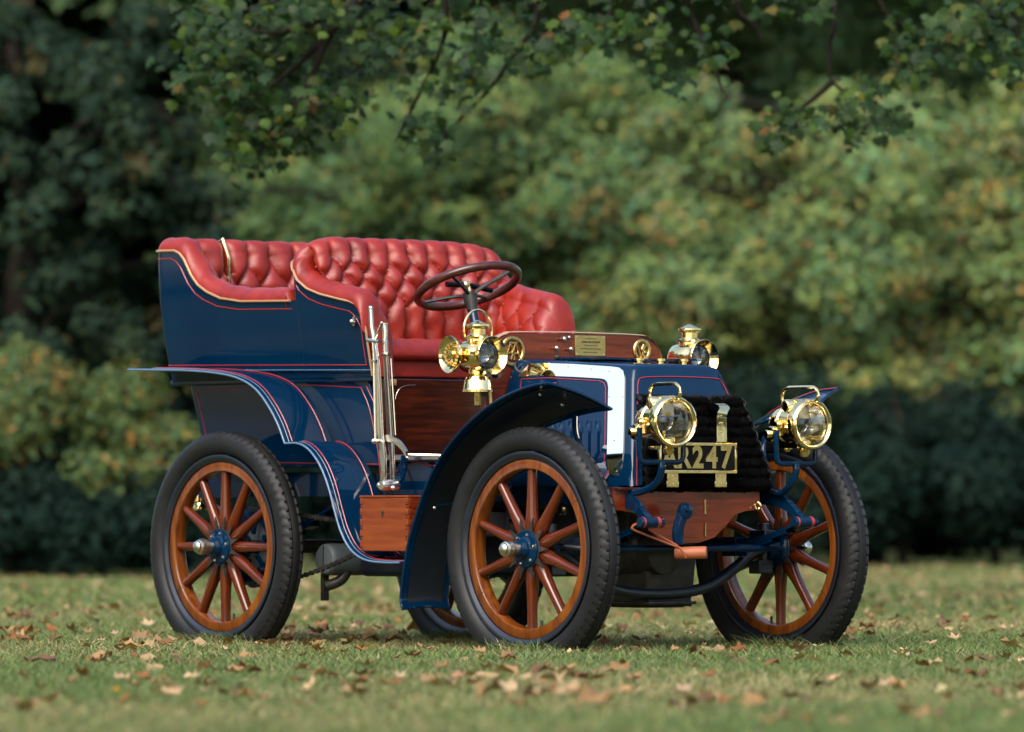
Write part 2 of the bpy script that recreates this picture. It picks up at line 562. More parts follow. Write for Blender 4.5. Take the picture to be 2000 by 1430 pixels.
# sprockets, brake drums and chains of the rear wheels
for sgn in (-1, 1):
    m = MB(); N = 40
    pts = []
    for k in range(N * 2):
        a = math.pi * k / N; r = 0.150 if k % 2 else 0.140
        pts.append((math.sin(a) * r, math.cos(a) * r))
    yb = sgn * (T2 - 0.115)
    # ring with teeth
    vs = []
    for k, (a, b) in enumerate(pts):
        w = math.pi * k / N
        vs += [(a, yb, HZ + b), (math.sin(w) * 0.108, yb, HZ + math.cos(w) * 0.108), (a, yb + 0.012, HZ + b), (math.sin(w) * 0.108, yb + 0.012, HZ + math.cos(w) * 0.108)]
    n2 = len(pts); fs = []
    for k in range(n2):
        i = k * 4; j = ((k + 1) % n2) * 4
        fs += [(i, j, j + 1, i + 1), (i + 2, i + 3, j + 3, j + 2), (i, i + 2, j + 2, j), (i + 1, j + 1, j + 3, i + 3)]
    m.add(vs, fs)
    spr = m.build('sprocket', 'paint_blue', CAR, smooth=30)
    for k in range(6):
        d = MB()
        a = 2 * math.pi * k / 6 + 0.25
        d.tube([(math.sin(a) * 0.05, yb + 0.006, HZ + math.cos(a) * 0.05), (math.sin(a) * 0.112, yb + 0.006, HZ + math.cos(a) * 0.112)], 0.010, 6)
        d.lathe([(0, -0.03), (0.012, -0.03), (0.012, 0.02)], o=(math.sin(a) * 0.125, yb, HZ + math.cos(a) * 0.125), axis=(0, 1, 0), n=8)
        d.build('sprocket_arm', 'paint_blue', spr)
    dr = MB().lathe([(0.0, 0.0), (0.098, 0.0), (0.104, 0.008), (0.104, 0.05), (0.0, 0.05)], o=(0, yb - sgn * 0.062 - 0.025, HZ), axis=(0, 1, 0), n=36)
    dr.build('brake_drum', 'grey_metal', CAR)
    # chain: links along a loop to the gearbox sprocket
    f0 = Vector((0.62, yb, 0.46)); c0 = Vector((0, yb, HZ)); loop = []
    for k in range(40):
        t = k / 39
        loop.append(c0 + Vector((0, 0, 0.150)) * (1 - t) + (f0 - c0 + Vector((0, 0, 0.06))) * t)
    for k in range(1, 7):
        a = math.pi * k / 7; loop.append(f0 + Vector((math.sin(a) * 0.06, 0, math.cos(a) * 0.06)))
    for k in range(40):
        t = k / 39
        p = (f0 + Vector((0, 0, -0.06))) * (1 - t) + (c0 + Vector((0, 0, -0.150))) * t
        p.z -= 0.02 * math.sin(math.pi * t); loop.append(p)
    ch = MB()
    for i in range(0, len(loop)):
        p = loop[i]; q = loop[(i + 1) % len(loop)]; d_ = (q - p)
        if d_.length > 0.05: continue
        rot = d_.to_track_quat('X', 'Z').to_matrix()
        ch.box((p + q) / 2, (d_.length * 0.75, 0.016, 0.016 if i % 2 else 0.010), rot)
    ch.build('chain', 'iron', CAR, smooth=0)

# ---- chassis
CH = MB()
for sgn in (-1, 1):
    m = MB()
    path = catmull([(-0.45, sgn * 0.37, 0.66), (0.2, sgn * 0.37, 0.665), (0.9, sgn * 0.37, 0.655), (1.5, sgn * 0.37, 0.640), (1.92, sgn * 0.37, 0.625), (2.05, sgn * 0.37, 0.595), (2.15, sgn * 0.37, 0.53)], 6)
    secs = []
    for i, p in enumerate(path):
        t = i / (len(path) - 1); h = 0.045 if t < 0.55 else 0.045 - 0.035 * (t - 0.55) / 0.45; w = 0.018 if t < 0.7 else 0.013
        secs.append([p + Vector((0, -w, -h)), p + Vector((0, -w, h)), p + Vector((0, w, h)), p + Vector((0, w, -h)), p + Vector((0, -w, -h))])
    m.grid(secs); m.build('chassis_rail', 'paint_blue', CAR, bevel=0.0)
    sh = MB().lathe([(0, -0.055), (0.016, -0.055), (0.019, -0.05), (0.019, 0.05), (0.016, 0.055), (0, 0.055)], o=(2.155, sgn * 0.37, 0.525), axis=(0, 1, 0), n=16)
    sh.build('shackle', 'paint_blue', CAR)
    st = MB().lathe([(0.0195, 0.0), (0.0202, 0.002), (0.0202, 0.012), (0.0195, 0.014)], o=(2.155, sgn * 0.37 + 0.02, 0.525), axis=(0, 1, 0), n=16)
    st.lathe([(0.0195, 0.0), (0.0202, 0.002), (0.0202, 0.006), (0.0195, 0.008)], o=(2.155, sgn * 0.37 - 0.045, 0.525), axis=(0, 1, 0), n=16)
    st.build('shackle_stripe', 'pinstripe_red', CAR)
    for (xc, hl, z0, z1) in ((1.78, 0.375, 0.53, 0.455), (0.0, 0.42, 0.60, 0.50)):
        sp = MB()
        for lf in range(4):
            l = hl * (1 - 0.2 * lf)
            pts = []
            for k in range(13):
                u = -1 + 2 * k / 12
                zc = z1 + (z0 - z1) * (u * l / hl) ** 2 - lf * 0.0115
                pts.append(Vector((xc + u * l, sgn * 0.37, zc)))
            rows = [[p + Vector((0, -0.022, -0.005)), p + Vector((0, -0.022, 0.005)), p + Vector((0, 0.022, 0.005)), p + Vector((0, 0.022, -0.005)), p + Vector((0, -0.022, -0.005))] for p in pts]
            sp.grid(rows)
        sp.box((xc, sgn * 0.37, z1 - 0.02), (0.07, 0.06, 0.07))
        sp.build('leaf_spring', 'paint_blue', CAR, smooth=30)

# axles, steering rod, undershield, engine
ax = MB()
pts = catmull([(1.78, -0.55, 0.42), (1.78, -0.46, 0.41), (1.78, -0.36, 0.35), (1.78, -0.22, 0.285), (1.78, 0.0, 0.265), (1.78, 0.22, 0.285), (1.78, 0.36, 0.35), (1.78, 0.46, 0.41), (1.78, 0.55, 0.42)], 5)
ax.tube(pts, 0.021, 10)
ax.build('front_axle', 'paint_black', CAR)
for sgn in (-1, 1):
    k = MB()
    k.tube([(1.78, sgn * 0.515, 0.34), (1.78, sgn * 0.515, 0.52)], 0.024, 10)
    k.tube([(1.78, sgn * 0.515, 0.44), (1.93, sgn * 0.47, 0.43)], 0.014, 8)
    k.box((1.80, sgn * 0.49, 0.47), (0.09, 0.06, 0.05)).box((1.78, sgn * 0.50, 0.36), (0.06, 0.07, 0.05))
    k.build('steering_knuckle', 'paint_black', CAR, bevel=0.006)
m = MB(); m.tube([(1.94, -0.47, 0.43), (1.94, 0.47, 0.43)], 0.0125, 12)
for yy in (-0.47, 0.47):
    m.lathe([(0, -0.03), (0.016, -0.03), (0.018, 0), (0.016, 0.03), (0, 0.03)], o=(1.94, yy, 0.43), axis=(0, 0, 1), n=12)
m.build('steering_rod', 'paint_blue', CAR)
m = MB(); m.tube([(0, -0.56, HZ), (0, 0.56, HZ)], 0.026, 12); m.build('rear_axle', 'iron', CAR)
m = MB(); m.box((0.72, 0.02, 0.47), (0.62, 0.62, 0.30)); m.build('gearbox_undershield', 'paint_black', CAR, bevel=0.02)
m = MB().lathe([(0.0, -0.01), (0.052, -0.008), (0.058, 0.0), (0.060, 0.01), (0.060, 0.75), (0.0, 0.75)], o=at(636, 1093, y=-0.41), axis=(0, 1, 0), n=30)
sil = m.build('silencer', 'grey_metal', CAR)
p0 = at(636, 1093, y=-0.41)
MB().box(p0 + Vector((0, -0.012, 0)), (0.0025, 0.004, 0.108)).build('cap_seam', 'iron', sil)
m = MB(); m.tube(catmull([p0 + Vector((0.02, 0.1, -0.02)), p0 + Vector((0.02, 0.06, -0.075)), p0 + Vector((-0.02, 0.02, -0.10))], 5), 0.02, 10)
m.build('exhaust_pipe', 'iron', CAR)
m = MB(); m.box(p0 + Vector((-0.03, 0.02, -0.10)), (0.018, 0.03, 0.11)); m.build('drain_bracket', 'iron', CAR, bevel=0.004)
e = MB()
e.lathe([(0, -0.2), (0.10, -0.2), (0.115, -0.18), (0.115, 0.16), (0.10, 0.18), (0, 0.18)], o=(1.60, 0, 0.43), axis=(1, 0, 0), n=28)
e.lathe([(0, 0), (0.06, 0), (0.085, 0.03), (0.085, 0.12), (0, 0.13)], o=(1.72, -0.02, 0.42), axis=(1, 0, 0), n=24)
e.box((1.60, 0.0, 0.56), (0.42, 0.34, 0.16))
e.build('crankcase', 'iron', CAR, bevel=0.006)
m = MB()
secs = []
for z, hx, hy in ((0.42, 0.14, 0.12), (0.30, 0.13, 0.115), (0.235, 0.12, 0.11), (0.215, 0.105, 0.095)):
    c = Vector((1.66, 0.05, z))
    secs.append([c + Vector((sx * hx, sy * hy, 0)) for sx, sy in ((-1, -1), (1, -1), (1, 1), (-1, 1), (-1, -1))])
m.grid(secs); m.add(secs[-1][:4], [(0, 1, 2, 3)])
m.build('sump', 'iron', CAR, bevel=0.012)
MB().box((1.67, 0.05, 0.232), (0.26, 0.235, 0.012)).build('sump_flange', 'iron', CAR, bevel=0.004)
MB().box((1.25, 0, 0.52), (1.0, 0.5, 0.10)).build('subframe', 'paint_black', CAR, bevel=0.01)
m = MB()
for x, y, z, r, h in ((1.3, -0.27, 0.55, 0.035, 0.12), (1.42, -0.28, 0.52, 0.028, 0.16), (1.55, -0.24, 0.60, 0.03, 0.1)):
    m.lathe([(0, 0), (r, 0), (r, h * 0.7), (r * 0.6, h * 0.75), (r * 0.6, h), (0, h)], o=(x, y, z - h / 2), n=16)
m.build('engine_pipes', 'iron', CAR)
m = MB(); m.lathe([(0, 0), (0.02, 0), (0.024, 0.006), (0.02, 0.014), (0, 0.016)], o=at(1098, 993, y=-0.36), axis=(0, -1, 0), n=16)
m.build('oil_filler', 'brass', CAR)


# ---- body shells and seats
def rounded_path(pts, r, step=0.0075):
    out = []; n = len(pts)
    P = [Vector(p) for p in pts]
    out.append(P[0])
    for i in range(1, n - 1):
        a = (P[i - 1] - P[i]).normalized(); b = (P[i + 1] - P[i]).normalized()
        s = P[i] + a * r; e_ = P[i] + b * r; c = P[i] + (a + b) * r
        out.append(s)
        for k in range(1, 12):
            w = k / 12 * math.pi / 2
            out.append(c - b * r * math.cos(w) - a * r * math.sin(w))
        out.append(e_)
    out.append(P[-1])
    res = [out[0]]
    for p, q in zip(out, out[1:]):
        k = max(1, int((q - p).length / step))
        for j in range(1, k + 1): res.append(p + (q - p) * (j / k))
    return res


def path_normals(P):
    N = []
    for i in range(len(P)):
        t = P[min(i + 1, len(P) - 1)] - P[max(i - 1, 0)]
        t = Vector((t.x, t.y, 0)).normalized()
        N.append(Vector((-t.y, t.x, 0)))
    return N


def arclen(P):
    L = [0.0]
    for p, q in zip(P, P[1:]): L.append(L[-1] + (q - p).length)
    return L


def tuft(s, v, du, dv, v0, rows):
    s = s + 0.006 * math.sin(s * 9.1 + v * 23) + 0.004 * math.sin(s * 37 + v * 61)
    r = min(max((v - v0 + 0.006 * math.sin(s * 13.7)) / dv, 0), rows)
    a = s / du + r / 2; b = s / du - r / 2
    sa = abs(math.sin(math.pi * a)); sb = abs(math.sin(math.pi * b))
    return (sa * sb) ** 0.36 * (0.9 + 0.1 * math.sin(s * 21.3 + 3 * v))


def shell(P, N, hfun, zb, inset, name):
    m = MB(); rows = []
    for p, n in zip(P, N):
        h = hfun(p) - 0.012; row = []
        for k in range(9):
            t = k / 8; z = zb + (h - zb) * t
            hh = (1.56 - z) / (1.56 - 1.06)
            bul = 0.012 * math.sin(math.pi * min(1, max(0, hh)))
            q = p + n * (inset * max(0, hh) ** 1.2 - bul); row.append(Vector((q.x, q.y, z)))
        rows.append(row)
    m.grid(rows)
    inner = []
    for p, n in zip(P, N):
        h = hfun(p) - 0.012
        inner.append([Vector((*(p + n * (0.03 + inset * max(0, (1.56 - z) / 0.5))).xy, z)) for z in (zb, h)])
    m.grid(inner)
    m.grid([[r[-1], i[-1]] for r, i in zip(rows, inner)])
    m.grid([[r[0], i[0]] for r, i in zip(rows, inner)])
    m.build(name, 'paint_blue', CAR, smooth=40)
    return rows


def surf(rows_P, rows_N, hfun, zb, inset, p, n, z, off):
    hh = max(0, (1.56 - z) / 0.5)
    bul = 0.012 * math.sin(math.pi * min(1, hh))
    q = p + n * (inset * hh ** 1.2 - bul - off)
    return Vector((q.x, q.y, z))


def armfade(p): return 1.0 if p.x < 0.36 else max(0.3, 1 - (p.x - 0.36) / 0.12)


def upholstery(P, N, hfun, zc, thick, name, du, dv, v0, nrows, smin=None, smax=None, roll=0.055, amp=0.024, lean=0.0):
    amp0 = amp
    L = arclen(P); m = MB(); rows = []; btn = []
    tot = L[-1]; fade = 0.035
    NA = 20; NI = 64
    for i, (p, n) in enumerate(zip(P, N)):
        s = L[i]
        if smin is not None and (s < smin - 1e-6 or s > smax + 1e-6): continue
        lo = smin if smin is not None else 0; hi = smax if smax is not None else tot
        ed = min(s - lo, hi - s)
        k = 1.0 if ed > fade else math.sqrt(max(0, 1 - (1 - ed / fade) ** 2)) * 0.45 + 0.55
        h = hfun(p); row = []; amp = amp0 * armfade(p)
        th = thick * k
        for j in range(NA):
            a = math.pi * (1 - j / (NA - 1))
            nx = th / 2 + math.cos(a) * th / 2 * 1.02; z = h - 0.016 + math.sin(a) * roll * k
            t = tuft(s, 0, du, dv, v0, nrows); wgt = (j / (NA - 1)) ** 1.5
            nx -= 0; z += (t - 0.75) * amp * 0.10 * math.sin(a)
            q = p + n * (nx + (t - 0.6) * amp * 0.85 * wgt); row.append(Vector((q.x, q.y, z)))
        for j in range(1, NI + 1):
            v = (h - 0.016 - zc) * j / NI
            t = tuft(s, v, du, dv, v0, nrows)
            q = p + n * (th * 1.01 + (t - 0.6) * amp + 0.03 * math.sin(math.pi * min(1, j / NI)) * k + lean * j / NI)
            row.append(Vector((q.x, q.y, h - 0.016 - v)))
        rows.append(row)
    m.grid(rows)
    for rr in (rows[0], rows[-1]):
        c = sum(rr, Vector()) / len(rr)
        m.add(rr, [tuple(range(len(rr)))])
    o = m.build(name, 'leather', CAR, smooth=80)
    # buttons
    bt = MB()
    lo = smin if smin is not None else 0; hi = smax if smax is not None else tot
    for r in range(nrows + 1):
        v = v0 + r * dv
        kk = 0
        while True:
            s = (kk + (0.5 if r % 2 else 0)) * du; kk += 1
            if s > hi - 0.03: break
            if s < lo + 0.03: continue
            i = int(np.searchsorted(L, s)); i = min(max(i, 0), len(P) - 1)
            h = hfun(P[i])
            if h - v - 0.02 < zc: continue
            jf = v / (h - 0.016 - zc)
            q = P[i] + N[i] * (thick * 1.01 - 0.6 * amp0 * armfade(P[i]) + 0.03 * math.sin(math.pi * min(1, jf)) + lean * jf + 0.003)
            bt.ball((q.x, q.y, h - 0.016 - v), 0.007, 8)
    tag(bt.build('seat_buttons', 'leather', o), kind='stuff')
    return o


# front seat
HF = [(0.20, 1.548), (0.285, 1.546), (0.307, 1.49), (0.338, 1.442), (0.393, 1.409), (0.47, 1.386), (0.577, 1.366), (0.64, 1.355), (0.668, 1.347), (0.69, 1.332), (0.708, 1.305), (0.7215, 1.245)]


def hfront(p):
    b = interp(p.x, HF)
    if p.x < 0.315: b += (0.010 - 0.060 * max(0, (abs(p.y) - 0.34) / 0.18) ** 2 - 0.022 * (p.y > 0.2) * (p.y - 0.2) / 0.3) * min(1, (0.315 - p.x) / 0.035)
    return b


def hrear(p): return interp(p.x, HT)


HT = [(-0.70, 1.580), (-0.425, 1.577), (-0.39, 1.565), (-0.361, 1.540), (-0.319, 1.48), (-0.277, 1.44), (-0.223, 1.413), (-0.143, 1.387), (-0.016, 1.372), (0.3, 1.366)]
PF = rounded_path([(0.722, -0.522, 0), (0.27, -0.522, 0), (0.27, 0.522, 0), (0.722, 0.522, 0)], 0.06)
NF = path_normals(PF)
NF = [n if n.dot(Vector((0.55, 0, 0)) - Vector((p.x, p.y, 0))) > 0 else -n for n, p in zip(NF, PF)]
PT = rounded_path([(0.345, -0.519, 0), (-0.572, -0.519, 0), (-0.572, 0.519, 0), (0.345, 0.519, 0)], 0.06)
NT = path_normals(PT)
NT = [n if n.dot(Vector((0.0, 0, 0)) - Vector((p.x, p.y, 0))) > 0 else -n for n, p in zip(NT, PT)]
INS = 0.055
shell(PF, NF, hfront, 1.062, INS, 'front_seat_shell')
shell(PT, NT, hrear, 1.062, INS, 'tonneau_shell')
LT = arclen(PT); LF = arclen(PF)
upholstery(PF, NF, hfront, 1.165, 0.105, 'front_seat_back', 0.094, 0.060, 0.028, 3, lean=0.04, amp=0.044)
mid = LT[-1] / 2
upholstery(PT, NT, hrear, 1.20, 0.10, 'rear_corner_seat', 0.118, 0.085, 0.035, 2, amp=0.044, smin=0.085, smax=mid - 0.235)
upholstery(PT, NT, hrear, 1.20, 0.10, 'rear_corner_seat', 0.118, 0.085, 0.035, 2, amp=0.044, smin=mid + 0.235, smax=LT[-1] - 0.085)
upholstery(PT, NT, hrear, 1.20, 0.085, 'tonneau_door_pad', 0.118, 0.085, 0.035, 2, amp=0.044, smin=mid - 0.225, smax=mid + 0.225)
# brass edge of the rear door
for s in (-1, 1):
    m = MB(); yy = s * 0.23
    m.tube([(-0.467, yy, 1.20), (-0.464, yy, 1.545), (-0.50, yy, 1.618), (-0.567, yy, 1.59)], 0.006, 6)
    m.build('door_edge', 'brass', CAR)
# gilt bead along the shell edges
for P, N, hf, x1 in ((PF, NF, hfront, 0.71), (PT, NT, hrear, 0.30)):
    pts = [surf(None, None, None, 0, INS, p, n, hf(p) - 0.014, 0.006) for p, n in zip(P, N) if P is PF or p.x < 0.285]
    if P is PF:
        a = [surf(None, None, None, 0, INS, P[0], N[0], z, 0.006) for z in np.linspace(1.064, 1.215, 8)]
        b = [surf(None, None, None, 0, INS, P[-1], N[-1], z, 0.006) for z in np.linspace(1.215, 1.064, 8)]
        pts = a + pts + b
    MB().tube(pts, 0.0048, 6).build('gilt_bead', 'beading', CAR)

# leather wrapping the arm fronts
for s in (-1, 1):
    m = MB(); rows = []
    for z in np.linspace(1.062, 1.245, 10):
        y0 = 0.52 - INS * max(0, (1.56 - z) / 0.5) ** 1.2 + 0.001
        rows.append([Vector((0.719 + bx, s * (y0 - yy), z)) for yy, bx in ((0.004, -0.01), (0.006, 0.012), (0.02, 0.026), (0.05, 0.032), (0.08, 0.026), (0.095, 0.01), (0.098, -0.03))])
    m.grid(rows); m.build('arm_front', 'leather', CAR, smooth=80)
# seat cushion with its front valance
m = MB(); rows = []
for yy in np.linspace(-0.43, 0.43, 61):
    t = 0.8 + 0.2 * abs(math.sin(math.pi * (yy + 0.43) / 0.1))
    e = 1.0 if abs(yy) < 0.40 else 0.9
    rows.append([Vector((x, yy, z)) for x, z in ((0.40, 1.17), (0.50, 1.185 + 0.02 * t), (0.62, 1.19 + 0.02 * t), (0.70, 1.180 + 0.022 * t), (0.732, 1.163 + 0.01 * t), (0.742, 1.145), (0.735, 1.128), (0.715, 1.122))])
m.grid(rows); m.build('seat_cushion', 'leather', CAR, smooth=80)
m = MB(); m.box((0.70, 0, 1.092), (0.03, 0.86, 0.062)); m.build('seat_valance', 'leather', CAR, bevel=0.006)

# moulding and pinstripes of the upper body
def near_line(P, N, hf, x0, x1, zf, off):
    return [surf(None, None, None, 0, INS, p, n, zf(p), off) for p, n in zip(P, N) if p.y < -0.3 and x0 <= p.x <= x1 and n.y > 0.3]


ALLP = [(p, n) for p, n in zip(PT, NT) if p.y < 0 and p.x < 0.335 and n.y > 0.05][::-1] + [(p, n) for p, n in zip(PF, NF) if p.y < 0 and p.x > 0.345 and n.y > 0.05][::-1]
for s in (-1, 1):
    def mk(pts, r, nm, mt):
        mb = MB().tube(pts, r, 5)
        if s > 0: mb = mb.mirror()
        mb.build(nm, mt, CAR)
    ax_ = sorted(ALLP, key=lambda q: (q[0].x, q[0].y * -1))
    mk([surf(None, None, None, 0, INS, p, n, 1.096 - 0.016 * p.x, 0.004) for p, n in ax_], 0.0055, 'body_moulding', 'paint_blue')
    mk([surf(None, None, None, 0, INS, p, n, 1.0975 - 0.016 * p.x, 0.0085) for p, n in ax_], 0.0018, 'moulding_glint', 'pale_lining_highlight')  # pale line painted on as the moulding's highlight
    mk([surf(None, None, None, 0, INS, p, n, 1.116 - 0.016 * p.x, 0.0015) for p, n in ax_ if p.x < 0.692], 0.0019, 'pinstripe', 'pinstripe_red')
    # line below the tonneau edge
    off = 0.052
    pts = []
    tt = sorted([(p, n) for p, n in zip(PT, NT) if p.y < 0 and p.x < 0.285 and n.y > 0.05], key=lambda q: q[0].x)
    for p, n in tt:
        z = min(hrear(p), interp(p.x + 0.028, HT)) - 0.044
        pts.append(surf(None, None, None, 0, INS, p, n, z, 0.0012))
    mk(pts, 0.0019, 'pinstripe', 'pinstripe_red')
    pts = []
    ff = sorted([(p, n) for p, n in zip(PF, NF) if p.y < 0 and p.x > 0.315 and p.x < 0.68 and n.y > 0.05], key=lambda q: q[0].x)
    for p, n in ff:
        z = min(interp(p.x, HF), interp(p.x - 0.02, HF) - 0.0) - 0.052 - 0.03 * max(0, (p.x - 0.62) / 0.06) ** 2
        z = max(min(z, 1.41), 1.2)
        pts.append(surf(None, None, None, 0, INS, p, n, z, 0.0012))
    p, n = ff[-1]
    pts += [surf(None, None, None, 0, INS, Vector((0.69, p.y, 0)), n, z, 0.0012) for z in np.linspace(1.245, 1.105, 6)]
    mk(pts, 0.0019, 'pinstripe', 'pinstripe_red')
# small nickel catch on the seat side
m = MB(); c = at(692, 628, y=-0.512)
m.box(c, (0.012, 0.012, 0.035)).ball(c + Vector((0.0, -0.012, 0.0)), 0.010, 8).tube([c + Vector((-0.01, -0.012, 0.002)), c + Vector((0.02, -0.012, -0.004))], 0.004, 6)
m.build('seat_catch', 'nickel', CAR, bevel=0.002)

# lower body (below the seats)
YL = 0.44
lo = [(367, 733), (396, 870), (402, 912), (748, 912), (744, 870), (735, 800), (718, 736)]
pts = [at(a, b, y=-YL) for a, b in lo]
m = MB().prism(pts, (0, 2 * YL, 0)); m.build('lower_body', 'paint_blue', CAR, bevel=0.006)
m = MB().box((0.085, 0, 1.056), (1.24, 0.92, 0.022)); m.build('body_floor', 'paint_blue', CAR, bevel=0.006)
for s in (-1, 1):
    for ln in ([(384, 765), (404, 860), (408, 905)], [(384, 765), (560, 752), (705, 757)], [(705, 757), (722, 800), (738, 880), (744, 940)], [(716, 755), (735, 800), (747, 860), (750, 905)], [(408, 903), (560, 904), (742, 907)]):
        c = catmull([at(a, b, y=-YL - 0.001) for a, b in ln], 6)
        mb = MB().tube(c, 0.0018, 5); mb = mb if s < 0 else mb.mirror()
        mb.build('pinstripe', 'pinstripe_red', CAR)
# heelboard, floor, floor edge
m = MB(); m.box((0.725, 0, 0.915), (0.03, 0.87, 0.28)); m.build('heelboard', 'mahogany_panel', CAR, bevel=0.004)
m = MB(); m.box((1.03, 0, 0.760), (0.62, 0.84, 0.03)); m.build('footboard', 'mahogany_panel', CAR, bevel=0.003)
m = MB()
for s in (-1, 1): m.box((1.04, s * 0.424, 0.762), (0.62, 0.010, 0.022))
m.build('floor_edge', 'nickel', CAR, bevel=0.003)
m = MB(); c = [at(a, b, x=0.7425) for a, b in ((772, 780), (775, 768), (782, 758), (795, 753), (812, 752))]
m.tube(catmull(c, 4), 0.0008, 4); m.build('hatch_line', 'nickel', CAR)
m = MB(); m.box(at(766, 747, x=0.75), (0.012, 0.036, 0.024)); m.build('catch_plate', 'beading', CAR, bevel=0.003)
# curved side sill under the footboard
m = MB().prism([at(a, b, y=-0.40) for a, b in ((752, 905), (800, 903), (830, 893), (900, 893), (900, 968), (752, 968))], (0, 0.03, 0)); m.build('sill', 'paint_blue', CAR, bevel=0.004)
MB().prism([at(a, b, y=-0.40) for a, b in ((752, 905), (800, 903), (830, 893), (900, 893), (900, 968), (752, 968))], (0, 0.03, 0)).mirror().build('sill', 'paint_blue', CAR, bevel=0.004)
for ln in ([(752, 928), (775, 920), (795, 908), (812, 903), (830, 907), (870, 912)],):
    MB().tube(catmull([at(a, b, y=-0.402) for a, b in ln], 6), 0.002, 5).build('pinstripe', 'pinstripe_red', CAR)


# ---- wings
def wing(outer, inner, name, thick=0.004):
    """outer, inner: matching lists of edge points"""
    m = MB(); rows = []
    K = 8
    for a, b in zip(outer, inner):
        rows.append([a.lerp(b, k / K) + Vector((0, 0, 0.010 * math.sin(math.pi * k / K))) for k in range(K + 1)])
    m.grid(rows)
    # thickness
    back = []
    for i, r in enumerate(rows):
        t = rows[min(i + 1, len(rows) - 1)][4] - rows[max(i - 1, 0)][4]
        n = t.cross(Vector((0, 1, 0))).normalized()
        if n.z > 0 or (abs(n.z) < 0.1 and n.x < 0): n = n
        back.append([q - n * thick for q in r])
    m.grid(back)
    m.grid([[a[0], b[0]] for a, b in zip(rows, back)]); m.grid([[a[-1], b[-1]] for a, b in zip(rows, back)])
    m.grid([[a, b] for a, b in zip(rows[0], back[0])]); m.grid([[a, b] for a, b in zip(rows[-1], back[-1])])
    return m, rows


YO, YI = 0.70, 0.475
r_out = [(250, 722), (300, 722.5), (370, 724), (430, 730), (470, 741), (500, 761), (525, 795), (543, 830), (556, 866)]
r_low = [(556, 866), (580, 866), (598, 874), (615, 893), (630, 920), (643, 957), (654, 1000), (667, 1042), (686, 1075), (712, 1093), (745, 1098.5), (780, 1099)]
for s in (-1, 1):
    for nm, pl in (('rear_wing', r_out), ('running_board', r_low)):
        o = catmull([at(a, b, y=-YO) for a, b in pl], 5)
        i_ = [Vector((p.x, -YI, p.z)) for p in o]
        m, rows = wing(o, i_, nm)
        bead = MB().tube([r[0] for r in rows], 0.004, 8)
        line1 = MB().tube([r[0].lerp(r[-1], 0.15) + (Vector((0.0025, 0, 0.0035)) + Vector((0, 0, 0.010 * math.sin(math.pi * 0.15)))) for r in rows[4:]], 0.002, 5)
        line2 = MB().tube([r[0].lerp(r[-1], 0.86) + (Vector((0.0025, 0, 0.0035)) + Vector((0, 0, 0.010 * math.sin(math.pi * 0.86)))) for r in rows[4:]], 0.002, 5)
        blue2 = MB().tube([r[0].lerp(r[-1], 0.085) + (Vector((0.002, 0, 0.003)) + Vector((0, 0, 0.010 * math.sin(math.pi * 0.085)))) for r in rows[4:]], 0.0016, 5)
        parts = [(m, nm, 'paint_blue'), (bead, 'wing_bead', 'pale_lining_highlight'), (line1, 'pinstripe', 'pinstripe_red'), (line2, 'pinstripe', 'pinstripe_red'), (blue2, 'lining', 'pale_lining_highlight')]  # pale colour of the bead stands for the highlight on the wing edge
        par = CAR
        for mb, n_, mt in parts:
            mb = mb if s < 0 else mb.mirror()
            ob = mb.build(n_, mt, par, smooth=60)
            if par is CAR: par = ob
f_out = [(786, 1190), (783, 1165), (790, 1105), (800, 1050), (815, 1000), (832, 950), (852, 908), (880, 866), (915, 827), (957, 792), (1000, 768), (1040, 753.5), (1072, 748.5)]
for s in (-1, 1):
    o = catmull([at(a, b, y=-YO) for a, b in f_out], 5)
    i_ = []
    for p in o:
        k = max(0, min(1, (p.z - 0.62) / 0.40)) ** 1.3
        i_.append(Vector((p.x + 0.09 * k, -0.484, p.z - 0.092 * k)))
    m, rows = wing(o, i_, 'front_wing')
    rim_ = [r[0] for r in rows] + rows[-1][1:] + [r[-1] for r in rows[::-1]][1:] + rows[0][::-1][1:-1]
    bead = MB().tube(rim_, 0.0055, 8, closed=True)
    edge = MB().tube([r[0] + Vector((-0.002, -0.003, 0.004)) for r in rows], 0.003, 6)
    mb = m if s < 0 else m.mirror()
    w_ = mb.build('front_wing', 'paint_blue', CAR, smooth=60)
    mb = bead if s < 0 else bead.mirror(); mb.build('wing_bead', 'paint_blue', w_)
    # black sheet just under the wing
    un = MB().grid([[q + Vector((0.006, 0, -0.006)) for q in r[1:-1]] for r in rows[2:-1]])
    (un if s < 0 else un.mirror()).build('wing_underside', 'paint_black', w_, smooth=60)
    ln = MB().tube([r[0].lerp(r[-1], 0.12) + Vector((0, 0, 0.012)) for r in rows[25:]], 0.002, 5)
    (ln if s < 0 else ln.mirror()).build('pinstripe', 'pinstripe_red', w_)
    st = MB()
    st.tube(catmull([at(812, 990, y=-0.69) + Vector((0.012, 0, 0)), at(845, 987, y=-0.62) + Vector((0.02, 0, 0)), Vector((1.27, -0.47, 0.60)), Vector((1.27, -0.38, 0.64))], 5), 0.008, 8)
    st.tube(catmull([at(1122, 800, y=-0.50), at(1128, 860, y=-0.45), Vector((1.93, -0.40, 0.66))], 5), 0.010, 8)
    (st if s < 0 else st.mirror()).build('wing_stay', 'paint_blue', CAR)
    rv = MB()
    for a, b, yy in ((850, 992, -0.66), (1056, 771, -0.64), (1099, 791, -0.56)):
        rv.ball(at(a, b, y=yy) + Vector((0.02, -0.02, 0)), 0.0065, 8)
    (rv if s < 0 else rv.mirror()).build('wing_rivets', 'nickel', w_)

